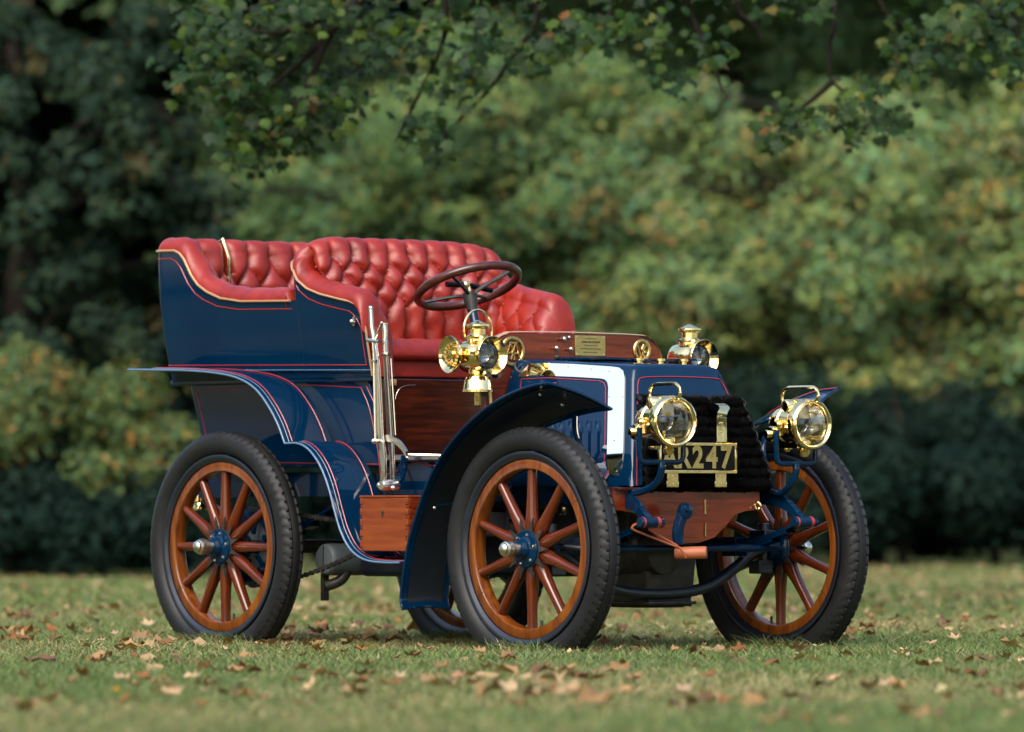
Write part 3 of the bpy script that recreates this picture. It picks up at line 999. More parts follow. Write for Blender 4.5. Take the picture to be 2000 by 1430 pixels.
# ---- tool box with dovetailed corners on the running board
bx0 = at(703, 972, y=-0.69); bx1 = at(797, 1077, y=-0.69)
XA, XB, ZA, ZB = bx0.x, bx1.x, bx1.z, bx0.z
m = MB()
m.box(((XA + XB) / 2, -0.58, (ZA + ZB) / 2), (XB - XA - 0.03, 0.216, ZB - ZA)); tb = m.build('tool_box', 'box_wood', CAR, bevel=0.002)
m = MB(); m.box(((XA + XB) / 2, -0.681, (ZA + ZB) / 2), (XB - XA - 0.03, 0.016, ZB - ZA - 0.002)); m.build('front_board', 'box_wood', tb, bevel=0.002)
m = MB(); m.box(((XA + XB) / 2, -0.58, ZB + 0.004), (XB - XA + 0.004, 0.224, 0.008)); m.build('lid', 'box_wood', tb, bevel=0.002)
nd = 5; dz = (ZB - ZA) / nd
for side, xc in ((-1, XA + 0.008), (1, XB - 0.008)):
    for k in range(nd):
        z0 = ZA + k * dz
        m = MB(); m.box((xc, -0.6815, z0 + dz * 0.68), (0.0155, 0.0172, dz * 0.62)); m.build('dovetail', 'box_wood', tb, bevel=0.001)
        m = MB(); m.box((xc, -0.680, z0 + dz * 0.18), (0.015, 0.0135, dz * 0.36)); m.build('dovetail_pin', 'mahogany', tb, bevel=0.001)
    m = MB(); m.box((xc, -0.5715, (ZA + ZB) / 2), (0.015, 0.2, ZB - ZA - 0.001)); m.build('side_board', 'mahogany', tb, bevel=0.001)
m = MB(); c = at(747, 1001, y=-0.69); m.lathe([(0, 0), (0.006, 0), (0.007, 0.002), (0.004, 0.003), (0, 0.003)], o=c, axis=(0, -1, 0), n=12); m.box(c + Vector((0, -0.001, -0.008)), (0.005, 0.003, 0.014)); m.build('keyhole', 'iron', tb)

# ---- levers
LV = MB
y1, y2 = -0.57, -0.54


def bar(mb, pts, w, t):
    rows = []
    for i, p in enumerate(pts):
        rows.append([p + Vector((sx * w[i], sy * t, 0)) for sx, sy in ((-1, -1), (1, -1), (1, 1), (-1, 1), (-1, -1))])
    mb.grid(rows); mb.add(rows[0][:4], [(0, 1, 2, 3)]); mb.add(rows[-1][:4], [(0, 1, 2, 3)])


m = LV(); bar(m, [at(a, b, y=y1) for a, b in ((747, 950), (750, 920), (747, 880), (742, 850), (737, 720), (731, 665))], [0.014, 0.012, 0.016, 0.016, 0.013, 0.011], 0.006)
l1 = m.build('brake_lever', 'nickel', CAR, bevel=0.003)
m = LV(); m.tube([at(731, 668, y=y1), at(726, 640, y=y1), at(724, 602, y=y1)], [0.009, 0.010, 0.009], 10); m.ball(at(724, 602, y=y1), 0.010, 10); m.build('grip', 'nickel', l1)
m = LV(); m.tube([at(732, 662, y=y1 - 0.01), at(738, 650, y=y1 - 0.012), at(746, 631, y=y1 - 0.012)], 0.005, 8); m.ball(at(746, 631, y=y1 - 0.012), 0.006, 8)
m.tube([at(718, 664, y=y1 - 0.01), at(741, 667, y=y1 - 0.01)], 0.008, 8); m.tube([at(730, 700, y=y1 - 0.012), at(733, 860, y=y1 - 0.012)], 0.004, 6); m.tube([at(727, 705, y=y1 - 0.012), at(735, 705, y=y1 - 0.012)], 0.006, 6); m.tube([at(728, 661, y=y1 - 0.012), at(730, 705, y=y1 - 0.012)], 0.003, 6)
m.build('release_catch', 'nickel', l1)
m = LV(); bar(m, [at(a, b, y=y2) for a, b in ((768, 940), (766, 900), (762, 850), (757, 760), (753, 690), (752, 660))], [0.014, 0.011, 0.014, 0.012, 0.011, 0.010], 0.006)
l2 = m.build('gear_lever', 'nickel', CAR, bevel=0.003)
m = LV(); m.tube([at(752, 690, y=y2), at(752, 645, y=y2), at(751, 633, y=y2)], [0.009, 0.0105, 0.010], 10); m.lathe([(0.008, 0), (0.013, 0.003), (0.013, 0.009), (0, 0.012)], o=at(751, 636, y=y2), n=12); m.tube([at(747, 692, y=y2 - 0.006), at(760, 692, y=y2 - 0.006)], 0.008, 8)
m.tube([at(764, 700, y=y2 - 0.01), at(773, 850, y=y2 - 0.01)], 0.003, 6); m.build('grip', 'nickel', l2)
for yq in (-0.555, -0.525):
    m = LV(); cpts = catmull([at(a, b, y=yq) for a, b in ((741, 857), (758, 856), (774, 862), (786, 873), (795, 888))], 5)
    rows = []
    for p in cpts: rows.append([p + Vector((0, sy, sz)) for sy, sz in ((-0.005, -0.012), (-0.005, 0.012), (0.005, 0.012), (0.005, -0.012), (-0.005, -0.012))])
    m.grid(rows); m.build('lever_quadrant', 'nickel', CAR, bevel=0.0)
MB().tube([at(756, 948, y=-0.54), at(756, 948, y=-0.38) + Vector((0, 0, 0))], 0.016, 12).build('lever_shaft', 'paint_blue', CAR, smooth=60)
m = LV(); m.lathe([(0, -0.02), (0.016, -0.02), (0.021, -0.012), (0.021, 0.05), (0.016, 0.06), (0, 0.06)], o=at(752, 948, y=-0.60), axis=(0, 1, 0), n=18)
m.ball(at(742, 948, y=-0.61), 0.014, 10).ball(at(768, 953, y=-0.60), 0.010, 8)
m.build('lever_pivot', 'nickel', CAR)
m = LV(); m.ball(at(731, 862, y=-0.60), 0.012, 8); m.tube([at(731, 862, y=-0.60), at(745, 860, y=-0.55)], 0.007, 8); m.build('pawl_knob', 'nickel', CAR)
m = LV(); m.tube(catmull([at(770, 945, y=-0.53), at(783, 932, y=-0.5), at(788, 905, y=-0.47), at(790, 892, y=-0.46)], 5), 0.014, 8); m.build('lever_bracket', 'paint_blue', CAR)
m = LV(); m.tube([at(795, 888, y=-0.52), at(862, 890, y=-0.44)], 0.006, 8); m.build('lever_rod', 'nickel', CAR)

# ---- dashboard
XD = 1.315
prof = [(-0.425, 0.72), (-0.425, 1.085), (-0.418, 1.13), (-0.40, 1.165), (-0.37, 1.19), (-0.33, 1.206), (-0.28, 1.213), (0, 1.216), (0.30, 1.213), (0.36, 1.204), (0.40, 1.18), (0.425, 1.14), (0.432, 1.09), (0.432, 0.72)]
m = MB().prism([Vector((XD, a, b)) for a, b in prof], (-0.03, 0, 0)); dash = m.build('dashboard', 'mahogany', CAR, bevel=0.002)
m = MB()
bd = catmull([Vector((XD - 0.015, a, b + 0.003)) for a, b in prof[1:-1]], 4)
rows = [[p + Vector((dx, 0, 0)) + (Vector((0, 0, 0.004)) if abs(dx) < 0.013 else Vector((0, 0, 0))) for dx in (-0.019, -0.01, 0.01, 0.019)] for p in bd]
m.grid(rows); m.build('dash_edging', 'beading', dash)


def badge(c, r, letters, rx=None):
    rx = rx or r; m = MB(); N = 36
    for k in range(N):
        pass
    ring = [c + Vector((0.004, math.cos(2 * math.pi * k / N) * rx, math.sin(2 * math.pi * k / N) * r)) for k in range(N)]
    m.tube(ring, 0.007, 8, closed=True, flat=0.6, up=Vector((1, 0, 0)))
    b = m.build('badge', 'brass_dull', dash)
    for st in letters:
        mm = MB().tube([c + Vector((0.004, a, q)) for a, q in st], 0.0042, 6); mm.build('monogram', 'brass_dull', b)
    return b


ba = at(1000, 686, x=XD)
badge(ba, 0.049, [[(-0.034, -0.028), (-0.012, 0.030), (0.008, -0.030)], [(-0.008, -0.030), (0.012, 0.030), (0.034, -0.028)], [(-0.026, -0.006), (0.0, -0.006)], [(0.0, -0.008), (0.026, -0.008)], [(-0.02, 0.031), (0.02, 0.031)]], 0.050)
bc = at(1253, 684, x=XD)
badge(bc, 0.035, [[(-0.026, 0.020), (-0.006, -0.028), (0.014, 0.020)], [(0.022, 0.016), (0.006, 0.020), (-0.002, 0.004), (0.006, -0.012), (0.022, -0.008)], [(0.024, -0.002), (0.012, -0.004), (0.006, -0.016), (0.014, -0.026)]], 0.036)
m = MB()
for a, b, r in ((1082, 680, 0.0085), (1110, 682, 0.0085), (1097, 662, 0.0085), (1106, 659, 0.006)):
    c = at(a, b, x=XD); m.lathe([(r * 0.6, 0), (r * 0.6, 0.008), (r, 0.011), (r, 0.018), (r * 0.5, 0.022), (0, 0.022)], o=c, axis=(1, 0, 0), n=12)
m.build('dash_knobs', 'nickel', dash)
m = MB(); a = at(1122, 655, x=XD); b = at(1181, 696, x=XD)
m.box(((XD + 0.002), (a.y + b.y) / 2, (a.z + b.z) / 2), (0.004, b.y - a.y, a.z - b.z)); pq = m.build('maker_plate', 'brass_dull', dash, bevel=0.001)
cpl = Vector((XD + 0.0045, (a.y + b.y) / 2, (a.z + b.z) / 2))
m = MB()
rr = random.Random(3)
for k, (w, h) in enumerate(((0.05, 0.0030), (0.085, 0.006), (0.06, 0.0030), (0.10, 0.0035), (0.07, 0.0030))):
    x = -w / 2
    while x < w / 2:
        l = rr.uniform(0.004, 0.012); m.box(cpl + Vector((0, x + l / 2, 0.026 - k * 0.0125)), (0.0012, l * 0.8, h)); x += l + 0.002
m.build('engraving', 'iron', pq, smooth=0)
m = MB()
for sy in (-1, 1):
    for sz in (-1, 1): m.ball(cpl + Vector((0, sy * (b.y - a.y) * 0.45, sz * (a.z - b.z) * 0.42)), 0.0035, 6)
m.build('plate_screws', 'nickel', pq)
m = MB()
for a_, b_ in ((967, 733), (997, 739)): m.ball(at(a_, b_, x=XD) + Vector((0.005, 0, 0)), 0.010, 10)
m.build('dash_bolts', 'iron', dash)

# ---- bonnet
Rt = Vector((1.32, -0.297, 1.098)); Ft = Vector((1.86, -0.213, 1.068)); Fb = Vector((2.0, -0.345, 0.655))
Nn = (Ft - Rt).cross(Fb - Ft).normalized()
if Nn.y > 0: Nn = -Nn
def onside(x, z):
    y = Ft.y - ((x - Ft.x) * Nn.x + (z - Ft.z) * Nn.z) / Nn.y
    return Vector((x, y, z))
Rb = onside(1.32, 0.655)
PL = lambda px, py, off=0.0: at(px, py, plane=(Ft + Nn * off, Nn))
m = MB(); rows = []
# cross sections from the dashboard to the front, rounded shoulders
for k in range(13):
    t = k / 12
    a = Rt.lerp(Ft, t); bb_ = Rb.lerp(Fb, t)
    sec = [bb_.lerp(a, q) for q in (0, 0.25, 0.5, 0.75, 0.93)]
    w = abs(a.y)
    sec += [Vector((a.x, -w * 0.985, a.z + 0.004)), Vector((a.x, -w * 0.93, a.z + 0.016)), Vector((a.x, -w * 0.80, a.z + 0.021)), Vector((a.x, -w * 0.4, a.z + 0.025)), Vector((a.x, 0, a.z + 0.026))]
    sec += [Vector((p.x, -p.y, p.z)) for p in sec[-2::-1]]
    rows.append(sec)
m.grid(rows); m.build('bonnet', 'paint_blue', CAR, smooth=55)
# front: header and posts round the radiator opening
fr = rows[-1]
n_ = len(fr)
inner = []
for p in fr:
    t = (p.z - Fb.z) / (Ft.z + 0.026 - Fb.z)
    hw = abs(onside(Fb.x + (Ft.x - Fb.x) * t, p.z).y)
    zz = min(p.z, 0.978)
    tt = (zz - Fb.z) / (Ft.z - Fb.z)
    xx = Fb.x + (Ft.x - Fb.x) * tt
    hh = abs(onside(xx, zz).y) - 0.042
    yy = max(-hh, min(hh, p.y * (1.0 if p.z > 0.985 else 2)))
    if p.z > 1.07: yy = p.y * hh / 0.215
    inner.append(Vector((xx, yy, zz)))
lip = [p + Vector((0.016, 0, -0.004)) for p in fr]
lip2 = [p.lerp(Vector((p.x, 0, 0.85)), 0.03) + Vector((0.026, 0, -0.006)) for p in fr]
inn1 = [p + Vector((0.024, 0, 0)) for p in inner]
inn2 = [p + Vector((-0.05, 0, 0)) for p in inner]
m = MB().grid([fr, lip, lip2, inn1, inn2]); bf = m.build('bonnet_front', 'paint_blue', CAR, smooth=50)
MB().tube([p.lerp(q, 0.32) + Vector((0.0015, 0, 0)) for p, q in zip(lip2, inn1)], 0.002, 5).build('pinstripe', 'pinstripe_red', bf)
MB().tube([p + Vector((0.002, 0, 0)) for p in inn1], 0.006, 6).build('opening_bead', 'paint_blue', bf)
# brass binding on the bonnet side
for s in (-1, 1):
    o1 = [(1013, 733), (1033, 711), (1060, 709), (1120, 711), (1195, 716), (1209, 718), (1217, 724), (1220, 738), (1219, 800), (1217, 880), (1213, 912), (1205, 928), (1197, 931)]
    i1 = [(1013, 737), (1040, 733), (1070, 734), (1120, 736), (1172, 739), (1181, 741), (1186, 746), (1188, 756), (1187, 800), (1186, 860), (1185, 900), (1187, 915), (1192, 928)]
    up = [PL(a, b, 0.004) for a, b in o1]; dn = [PL(a, b, 0.004) for a, b in i1]
    m = MB().grid([up, dn]); m.grid([[p - Nn * 0.0035 for p in up], up]); m.grid([[p - Nn * 0.0035 for p in dn], dn])
    mb = m if s < 0 else m.mirror(); bb2 = mb.build('bonnet_binding', 'brass_plate', CAR, smooth=30)
    m = MB()
    for a, b in ((1110, 716), (1155, 721), (1190, 775), (1217, 775), (1200, 860), (1204, 920), (1190, 725)):
        m.ball(PL(a, b, 0.0045), 0.003, 6)
    mb = m if s < 0 else m.mirror(); mb.build('binding_pins', 'brass_dull', bb2)
    m = MB().tube([PL(a, b, 0.002) for a, b in ((1016, 760), (1018, 741), (1070, 738), (1170, 744), (1180, 748), (1183, 757), (1182, 850), (1180, 905))], 0.0018, 5)
    mb = m if s < 0 else m.mirror(); mb.build('pinstripe', 'pinstripe_red', CAR)
    for k in range(8):
        px = 1046 + k * 17.5
        a0 = PL(px, 822, 0.0); a1 = PL(px - 1, 918, 0.0)
        mm = MB(); rr_ = []
        for q in np.linspace(0, 1, 9):
            c = a0.lerp(a1, q); hgt = 0.013 * min(1, math.sin(math.pi * q) * 3)
            d = Vector((1, 0, 0)) - Nn * Nn.x
            rr_.append([c - d * 0.014, c - d * 0.004 + Nn * hgt, c + d * 0.005 + Nn * hgt, c + d * 0.010])
        mm.grid(rr_); (mm if s < 0 else mm.mirror()).build('louvre', 'paint_blue', CAR, smooth=50)
# flared apron behind the headlamps at the foot of the bonnet
for s in (-1, 1):
    a0 = [Vector((1.88, s * 0.30, 0.80)), Vector((1.89, s * 0.325, 0.735)), Vector((1.90, s * 0.365, 0.685)), Vector((1.90, s * 0.43, 0.652)), Vector((1.89, s * 0.455, 0.648))]
    a1 = [Vector((1.85, s * 0.325, 0.80)), Vector((1.84, s * 0.36, 0.735)), Vector((1.83, s * 0.405, 0.685)), Vector((1.82, s * 0.45, 0.656)), Vector((1.81, s * 0.475, 0.652))]
    c0 = catmull(a0, 5); c1 = catmull(a1, 5)
    MB().grid([c0, c1]).build('apron', 'paint_blue', CAR, smooth=60)
    MB().tube([p + Vector((0.003, 0, 0)) for p in c0], 0.003, 5).build('pinstripe', 'pinstripe_red', CAR)
    MB().tube([p + Vector((0.004, 0, -0.006)) for p in c0], 0.003, 5).build('lining', 'pale_lining_highlight', CAR)
# tray on the bonnet
m = MB(); a = at(1118, 697, x=1.50); b = at(1325, 709, x=1.50)
rows = []
for dx, dz in ((-0.10, 0), (0.10, -0.004)):
    rows.append([Vector((1.50 + dx, yy, a.z + dz + 0.003 * math.sin(k))) for k, yy in enumerate(np.linspace(a.y, b.y, 9))])
m.grid(rows); m.grid([[p + Vector((0, 0, -0.008)) for p in r] for r in rows]); m.grid([rows[1], [p + Vector((0, 0, -0.008)) for p in rows[1]]]); m.grid([[r[0] for r in rows], [r[0] + Vector((0, 0, -0.008)) for r in rows]])
tr = m.build('bonnet_tray', 'paint_blue', CAR, smooth=30)
m = MB()
for k in (0.1, 0.5, 0.9): m.tube([(1.55, a.y + (b.y - a.y) * k, 1.10), (1.55, a.y + (b.y - a.y) * k, a.z - 0.006)], 0.006, 8)
m.ball((1.42, a.y - 0.005, a.z), 0.009, 8); m.build('tray_posts', 'iron', tr)
m = MB()
for k in (0.42, 0.62, 0.84): m.lathe([(0, 0), (0.012, 0), (0.012, 0.02), (0.018, 0.022), (0.018, 0.03), (0, 0.032)], o=(1.62, a.y + (b.y - a.y) * k, 1.09), n=12)
m.build('priming_taps', 'brass', CAR)

# ---- radiator: rows of gilled tubes
rad = MB()
for i, zc in enumerate(np.linspace(0.66, 0.955, 9)):
    for xo in (0.0, ):
        x = 2.035 - (zc - 0.66) * 0.36 + xo
        y0, y1_ = -0.30 + (zc - 0.66) * 0.22, 0.30 - (zc - 0.66) * 0.16
        prof = []; yy = y0; k = 0
        N = 10
        ny = int((y1_ - y0) / 0.0042)
        verts = []
        for q in range(ny):
            r = (0.0285 if q % 2 else 0.011) + rr.uniform(-0.002, 0.002)
            oy = rr.uniform(-0.0010, 0.0010)
            for a in range(N):
                w = 2 * math.pi * a / N + rr.uniform(-0.2, 0.2)
                rj = r + (rr.uniform(-0.0035, 0.003) if q % 2 else 0)
                verts.append((x + math.cos(w) * rj, y0 + q * 0.0042 + oy, zc + math.sin(w) * rj))
        fs = [(q * N + a, q * N + (a + 1) % N, (q + 1) * N + (a + 1) % N, (q + 1) * N + a) for q in range(ny - 1) for a in range(N)]
        rad.add(verts, fs)
    t = rad
    r_ = rad.build('radiator_tube', 'radiator_black', CAR, smooth=0); rad = MB()
    if i < 8:
        e2 = MB(); zz = zc + 0.024; x = 2.035 - (zz - 0.66) * 0.36
        pts = [Vector((x, (0.30 - (zz - 0.66) * 0.16) + math.sin(w) * 0.022, zz + math.cos(w) * 0.024)) for w in np.linspace(0, math.pi, 9)]
        e2.tube(pts, 0.012, 8); e2.build('tube_bend', 'radiator_black', r_)
m = MB(); m.prism([Vector((1.86, -0.30, 0.64)), Vector((1.86, 0.30, 0.64)), Vector((1.80, 0.2, 0.99)), Vector((1.80, -0.2, 0.99))], (-0.02, 0, 0)); m.build('radiator_back', 'radiator_black', CAR)

# ---- number plate
XP = 2.085
pa = at(1286, 864, x=XP); pb = at(1438, 925, x=XP)
cy, cz = (pa.y + pb.y) / 2, (pa.z + pb.z) / 2; w, h = pb.y - pa.y, pa.z - pb.z
m = MB(); m.box((XP - 0.004, cy, cz), (0.006, w - 0.01, h - 0.01)); npl = m.build('number_plate', 'plate_black', CAR, bevel=0.001)
m = MB(); t = 0.011
for (yy, zz, ww, hh) in ((cy, cz + h / 2 - t / 2, w, t), (cy, cz - h / 2 + t / 2, w, t)): m.box((XP + 0.001, yy, zz), (0.008, ww, hh))
for yy in (cy - w / 2 + t / 2, cy + w / 2 - t / 2): m.box((XP + 0.001, yy, cz), (0.0078, t, h - 2 * t))
m.build('plate_frame', 'brass', npl, bevel=0.0015)
chars = 'AR247'; cw_ = (w - 0.035) / 5
for k, chx in enumerate(chars):
    me = text_mesh(chx, 0.108, 0.0015, 0.0036, 'plate_character')
    yy = cy - w / 2 + 0.0175 + cw_ * (k + 0.5)
    place_text(me, 'brass_dull', (XP + 0.001, yy, cz - 0.001), (0, 1, 0), (0, 0, 1), npl, 'plate_character', 0.98)
m = MB(); c0 = at(1408, 790, x=2.05)
st = [(c0 + Vector((-0.08, 0, 0.008))), c0 + Vector((-0.01, 0, 0.004)), c0 + Vector((0.02, 0, -0.012)), at(1410, 812, x=2.085), at(1410, 862, x=2.092)]
rows = [[p + Vector((0, d, 0)) for d in (-0.024, 0.024)] for p in catmull(st, 4)]
m.grid(rows); m.grid([[p + Vector((-0.004, 0, -0.003)) for p in r] for r in rows]); m.grid([[r[0], r[0] + Vector((-0.004, 0, -0.003))] for r in rows]); m.grid([[r[1], r[1] + Vector((-0.004, 0, -0.003))] for r in rows])
sp_ = m.build('plate_strap', 'brass', CAR, smooth=60)
m = MB()
for zz in (812, 826, 843, 855): m.ball(at(1409, zz, x=2.092), 0.004, 6)
m.build('strap_rivets', 'brass_dull', sp_)
for px in (1314, 1408):
    m = MB(); a = at(px, 936, x=XP); m.box(a + Vector((-0.002, 0, 0)), (0.005, 0.052, 0.055)); m.box(a + Vector((-0.002, 0, -0.018)), (0.0045, 0.058, 0.022)); ft = m.build('plate_foot', 'brass', CAR, bevel=0.0012)
    m = MB().ball(a + Vector((0.002, 0, 0.012)), 0.0035, 6).ball(a + Vector((0.002, 0, -0.016)), 0.0035, 6); m.build('foot_rivets', 'nickel', ft)

# ---- mahogany splash panel, crank and strap
XS = 2.03
pl = [(1200, 957), (1484, 957), (1484, 996), (1455, 999), (1436, 1006), (1418, 1028), (1396, 1050), (1366, 1061), (1310, 1062), (1286, 1052), (1262, 1028), (1242, 1003), (1200, 996)]
m = MB().prism([at(a, b, x=XS) for a, b in pl], (-0.018, 0, 0)); spl = m.build('splash_panel', 'mahogany', CAR, bevel=0.002)
m = MB(); a = at(1200, 957, x=XS); b = at(1484, 957, x=XS); m.box(((XS - 0.02), (a.y + b.y) / 2, a.z + 0.004), (0.07, b.y - a.y, 0.010)); m.build('panel_ledge', 'mahogany_panel', spl, bevel=0.002)
m = MB(); a = at(1377, 976, x=XS + 0.003); b = at(1377, 1004, x=XS + 0.003); m.tube([a, b], 0.004, 6); a = at(1377, 1022, x=XS + 0.003); b = at(1377, 1048, x=XS + 0.003); m.tube([a, b], 0.004, 6); m.build('panel_hinge', 'brass', spl)
m = MB(); a = at(1472, 988, x=XS); ring = [a + Vector((0.015 + math.cos(w) * 0.010, 0.006 + math.cos(w) * 0.006, math.sin(w) * 0.013)) for w in np.linspace(0, 2 * math.pi, 14)[:-1]]
m.tube(ring, 0.004, 6, closed=True); m.tube([a, a + Vector((0.012, 0, 0))], 0.004, 6); m.build('screw_eye', 'brass', spl)
m = MB(); XC = 2.12
pts = catmull([at(1338, 996, x=XC), at(1331, 1012, x=XC), at(1325, 1030, x=XC), at(1324, 1048, x=XC), at(1326, 1062, x=XC)], 5)
rows = [[p + Vector((dx, dy * wv, 0)) for dx, dy in ((-0.008, -1), (0.008, -1), (0.008, 1), (-0.008, 1), (-0.008, -1))] for p, wv in zip(pts, np.linspace(0.026, 0.022, len(pts)))]
m.grid(rows); m.lathe([(0, -0.012), (0.030, -0.012), (0.030, 0.012), (0, 0.012)], o=pts[0] + Vector((0, 0, -0.004)), axis=(1, 0, 0), n=18); m.lathe([(0, 0), (0.009, 0), (0.009, 0.022), (0, 0.022)], o=pts[0], axis=(1, 0, 0), n=12)
ck = m.build('starting_crank', 'paint_blue', CAR, bevel=0.004)
m = MB(); a = at(1318, 1081, x=2.10); m.lathe([(0, 0), (0.018, 0.0), (0.021, 0.005), (0.0225, 0.05), (0.0225, 0.108), (0.020, 0.114), (0, 0.114)], o=a, axis=Vector((0.75, 0.66, 0.03)), n=22); m.build('crank_grip', 'handle_wood', ck)
m = MB(); m.tube(catmull([at(1252, 1020, x=2.11), at(1238, 1026, x=2.10), at(1236, 1034, x=2.10), at(1262, 1045, x=2.11), at(1300, 1060, x=2.13), at(1330, 1071, x=2.15)], 5), 0.006, 6, flat=0.7)
m.tube(catmull([at(1266, 1034, x=2.11), at(1300, 1053, x=2.13), at(1325, 1068, x=2.15), at(1340, 1090, x=2.155)], 5), 0.0035, 6); m.build('crank_strap', 'strap_leather', CAR)


# ---- lamps
def local_mb(mb, o, fwd):
    fwd = Vector(fwd).normalized(); lf = Vector((0, 0, 1)).cross(fwd).normalized(); up = fwd.cross(lf)
    mm = MB(); mm.f = mb.f
    mm.v = [tuple(Vector(o) + fwd * p[0] + lf * p[1] + up * p[2]) for p in mb.v]
    return mm


def headlamp(o, yaw, side):
    fwd = Vector((math.cos(yaw), math.sin(yaw), 0))
    def B(mb, nm, mt, par, **k): return local_mb(mb, o, fwd).build(nm, mt, par, **k)
    X = (1, 0, 0)
    m = MB().lathe([(0.0, -0.185), (0.022, -0.183), (0.045, -0.172), (0.060, -0.155), (0.066, -0.135), (0.068, -0.115), (0.072, -0.112), (0.072, -0.102), (0.068, -0.098), (0.068, -0.05), (0.074, -0.045), (0.080, -0.03), (0.083, -0.015)], axis=X, n=40)
    hl = B(m, 'headlamp', 'brass', CAR, smooth=35)
    m = MB().lathe([(0.083, -0.018), (0.091, -0.014), (0.092, 0.010), (0.089, 0.020), (0.083, 0.024), (0.077, 0.020), (0.075, 0.008), (0.076, -0.01)], axis=X, n=48); B(m, 'bezel', 'brass', hl, smooth=50)
    m = MB().lathe([(0.076, 0.0), (0.068, -0.030), (0.050, -0.062), (0.030, -0.078), (0.020, -0.082), (0.0, -0.083)], axis=X, n=40); B(m, 'reflector', 'mirror', hl, smooth=80)
    m = MB().lathe([(0.032, -0.070), (0.032, -0.058), (0.028, -0.044), (0.018, -0.036), (0.0, -0.033)], axis=X, n=32); B(m, 'bullseye', 'bullseye', hl, smooth=80)
    m = MB().lathe([(0.0, -0.07), (0.010, -0.07), (0.012, -0.055), (0.006, -0.04), (0.0, -0.038)], axis=X, n=14); m.tube([(-0.06, 0, -0.07), (-0.055, 0, -0.02), (-0.055, 0, 0.0)], 0.005, 8); B(m, 'burner', 'brass_dull', hl)
    m = MB().lathe([(0.0, 0.022), (0.03, 0.019), (0.055, 0.014), (0.0755, 0.006), (0.0755, 0.003), (0.055, 0.010), (0.03, 0.015), (0.0, 0.018)], axis=X, n=40); B(m, 'lens', 'glass', hl, smooth=60)
    # chimney barrel across the top, bail handle
    m = MB().lathe([(0.0, -0.055), (0.022, -0.055), (0.025, -0.05), (0.025, 0.045), (0.020, 0.05), (0, 0.05)], o=(-0.065, 0, 0.068), axis=(0.2, 1, 0.05), n=20); m.box((-0.065, 0, 0.045), (0.07, 0.05, 0.05)); B(m, 'chimney', 'brass', hl, smooth=35, bevel=0.003)
    m = MB().tube(catmull([(-0.13, 0.0, 0.050), (-0.150, 0.0, 0.085), (-0.146, 0.0, 0.115), (-0.128, 0, 0.130), (-0.10, 0, 0.134), (0.0, 0, 0.134), (0.030, 0, 0.130), (0.046, 0, 0.112), (0.044, 0, 0.088), (0.02, 0, 0.083)], 4), 0.0065, 8); B(m, 'handle', 'brass', hl)
    # side fittings
    m = MB()
    for sy in (-1, 1):
        m.lathe([(0, 0.105), (0.012, 0.104), (0.016, 0.098), (0.014, 0.09), (0.026, 0.088), (0.030, 0.08), (0.030, 0.072), (0.016, 0.068), (0.016, 0.05)], o=(-0.12, 0, -0.035), axis=(0, sy, 0), n=18)
        m.tube([(-0.075, sy * 0.076, 0.015), (-0.075, sy * 0.076, -0.04)], 0.012, 8)
        m.lathe([(0, 0.095), (0.008, 0.094), (0.012, 0.088), (0.012, 0.078), (0.008, 0.07)], o=(-0.075, 0, 0.0), axis=(0, sy, 0), n=12)
        m.ball((-0.04, sy * 0.074, -0.012), 0.010, 8); m.ball((-0.10, sy * 0.070, 0.012), 0.009, 8)
    m.lathe([(0, -0.118), (0.012, -0.117), (0.020, -0.108), (0.022, -0.098), (0.016, -0.09), (0.024, -0.084), (0.024, -0.06)], o=(-0.03, 0.0, 0), axis=(0, 0, 1), n=18)
    m.lathe([(0, -0.098), (0.014, -0.096), (0.020, -0.088), (0.020, -0.06)], o=(-0.125, 0.0, 0), axis=(0, 0, 1), n=16)
    m.box((-0.085, 0, -0.07), (0.10, 0.06, 0.03))
    B(m, 'lamp_fittings', 'brass', hl, smooth=35)
    # fork
    pts = [(-0.075, -0.092, -0.020), (-0.075, -0.092, -0.12), (-0.075, -0.086, -0.136), (-0.075, -0.07, -0.142), (-0.075, 0.07, -0.142), (-0.075, 0.086, -0.136), (-0.075, 0.092, -0.12), (-0.075, 0.092, -0.02)]
    m = MB().tube(pts, 0.0095, 10)
    fk = B(m, 'lamp_fork', 'paint_blue', CAR, smooth=60)
    base = Vector(o) + fwd * -0.075 + Vector((0, 0, -0.142))
    st = catmull([base, base + Vector((0.0, 0, -0.03)), base + Vector((-0.03, 0, -0.075)), base + Vector((-0.10, side * 0.02, -0.105)), Vector((base.x - 0.2, side * 0.37, 0.640))], 6)
    MB().tube(st, 0.013, 10).build('fork_stem', 'paint_blue', fk, smooth=60)
    return hl


hn = at(1314, 824, x=2.235); hf_ = at(1581, 829, x=2.235)
headlamp(hn, R(-9), -1)
headlamp(hf_, R(-2), 1)


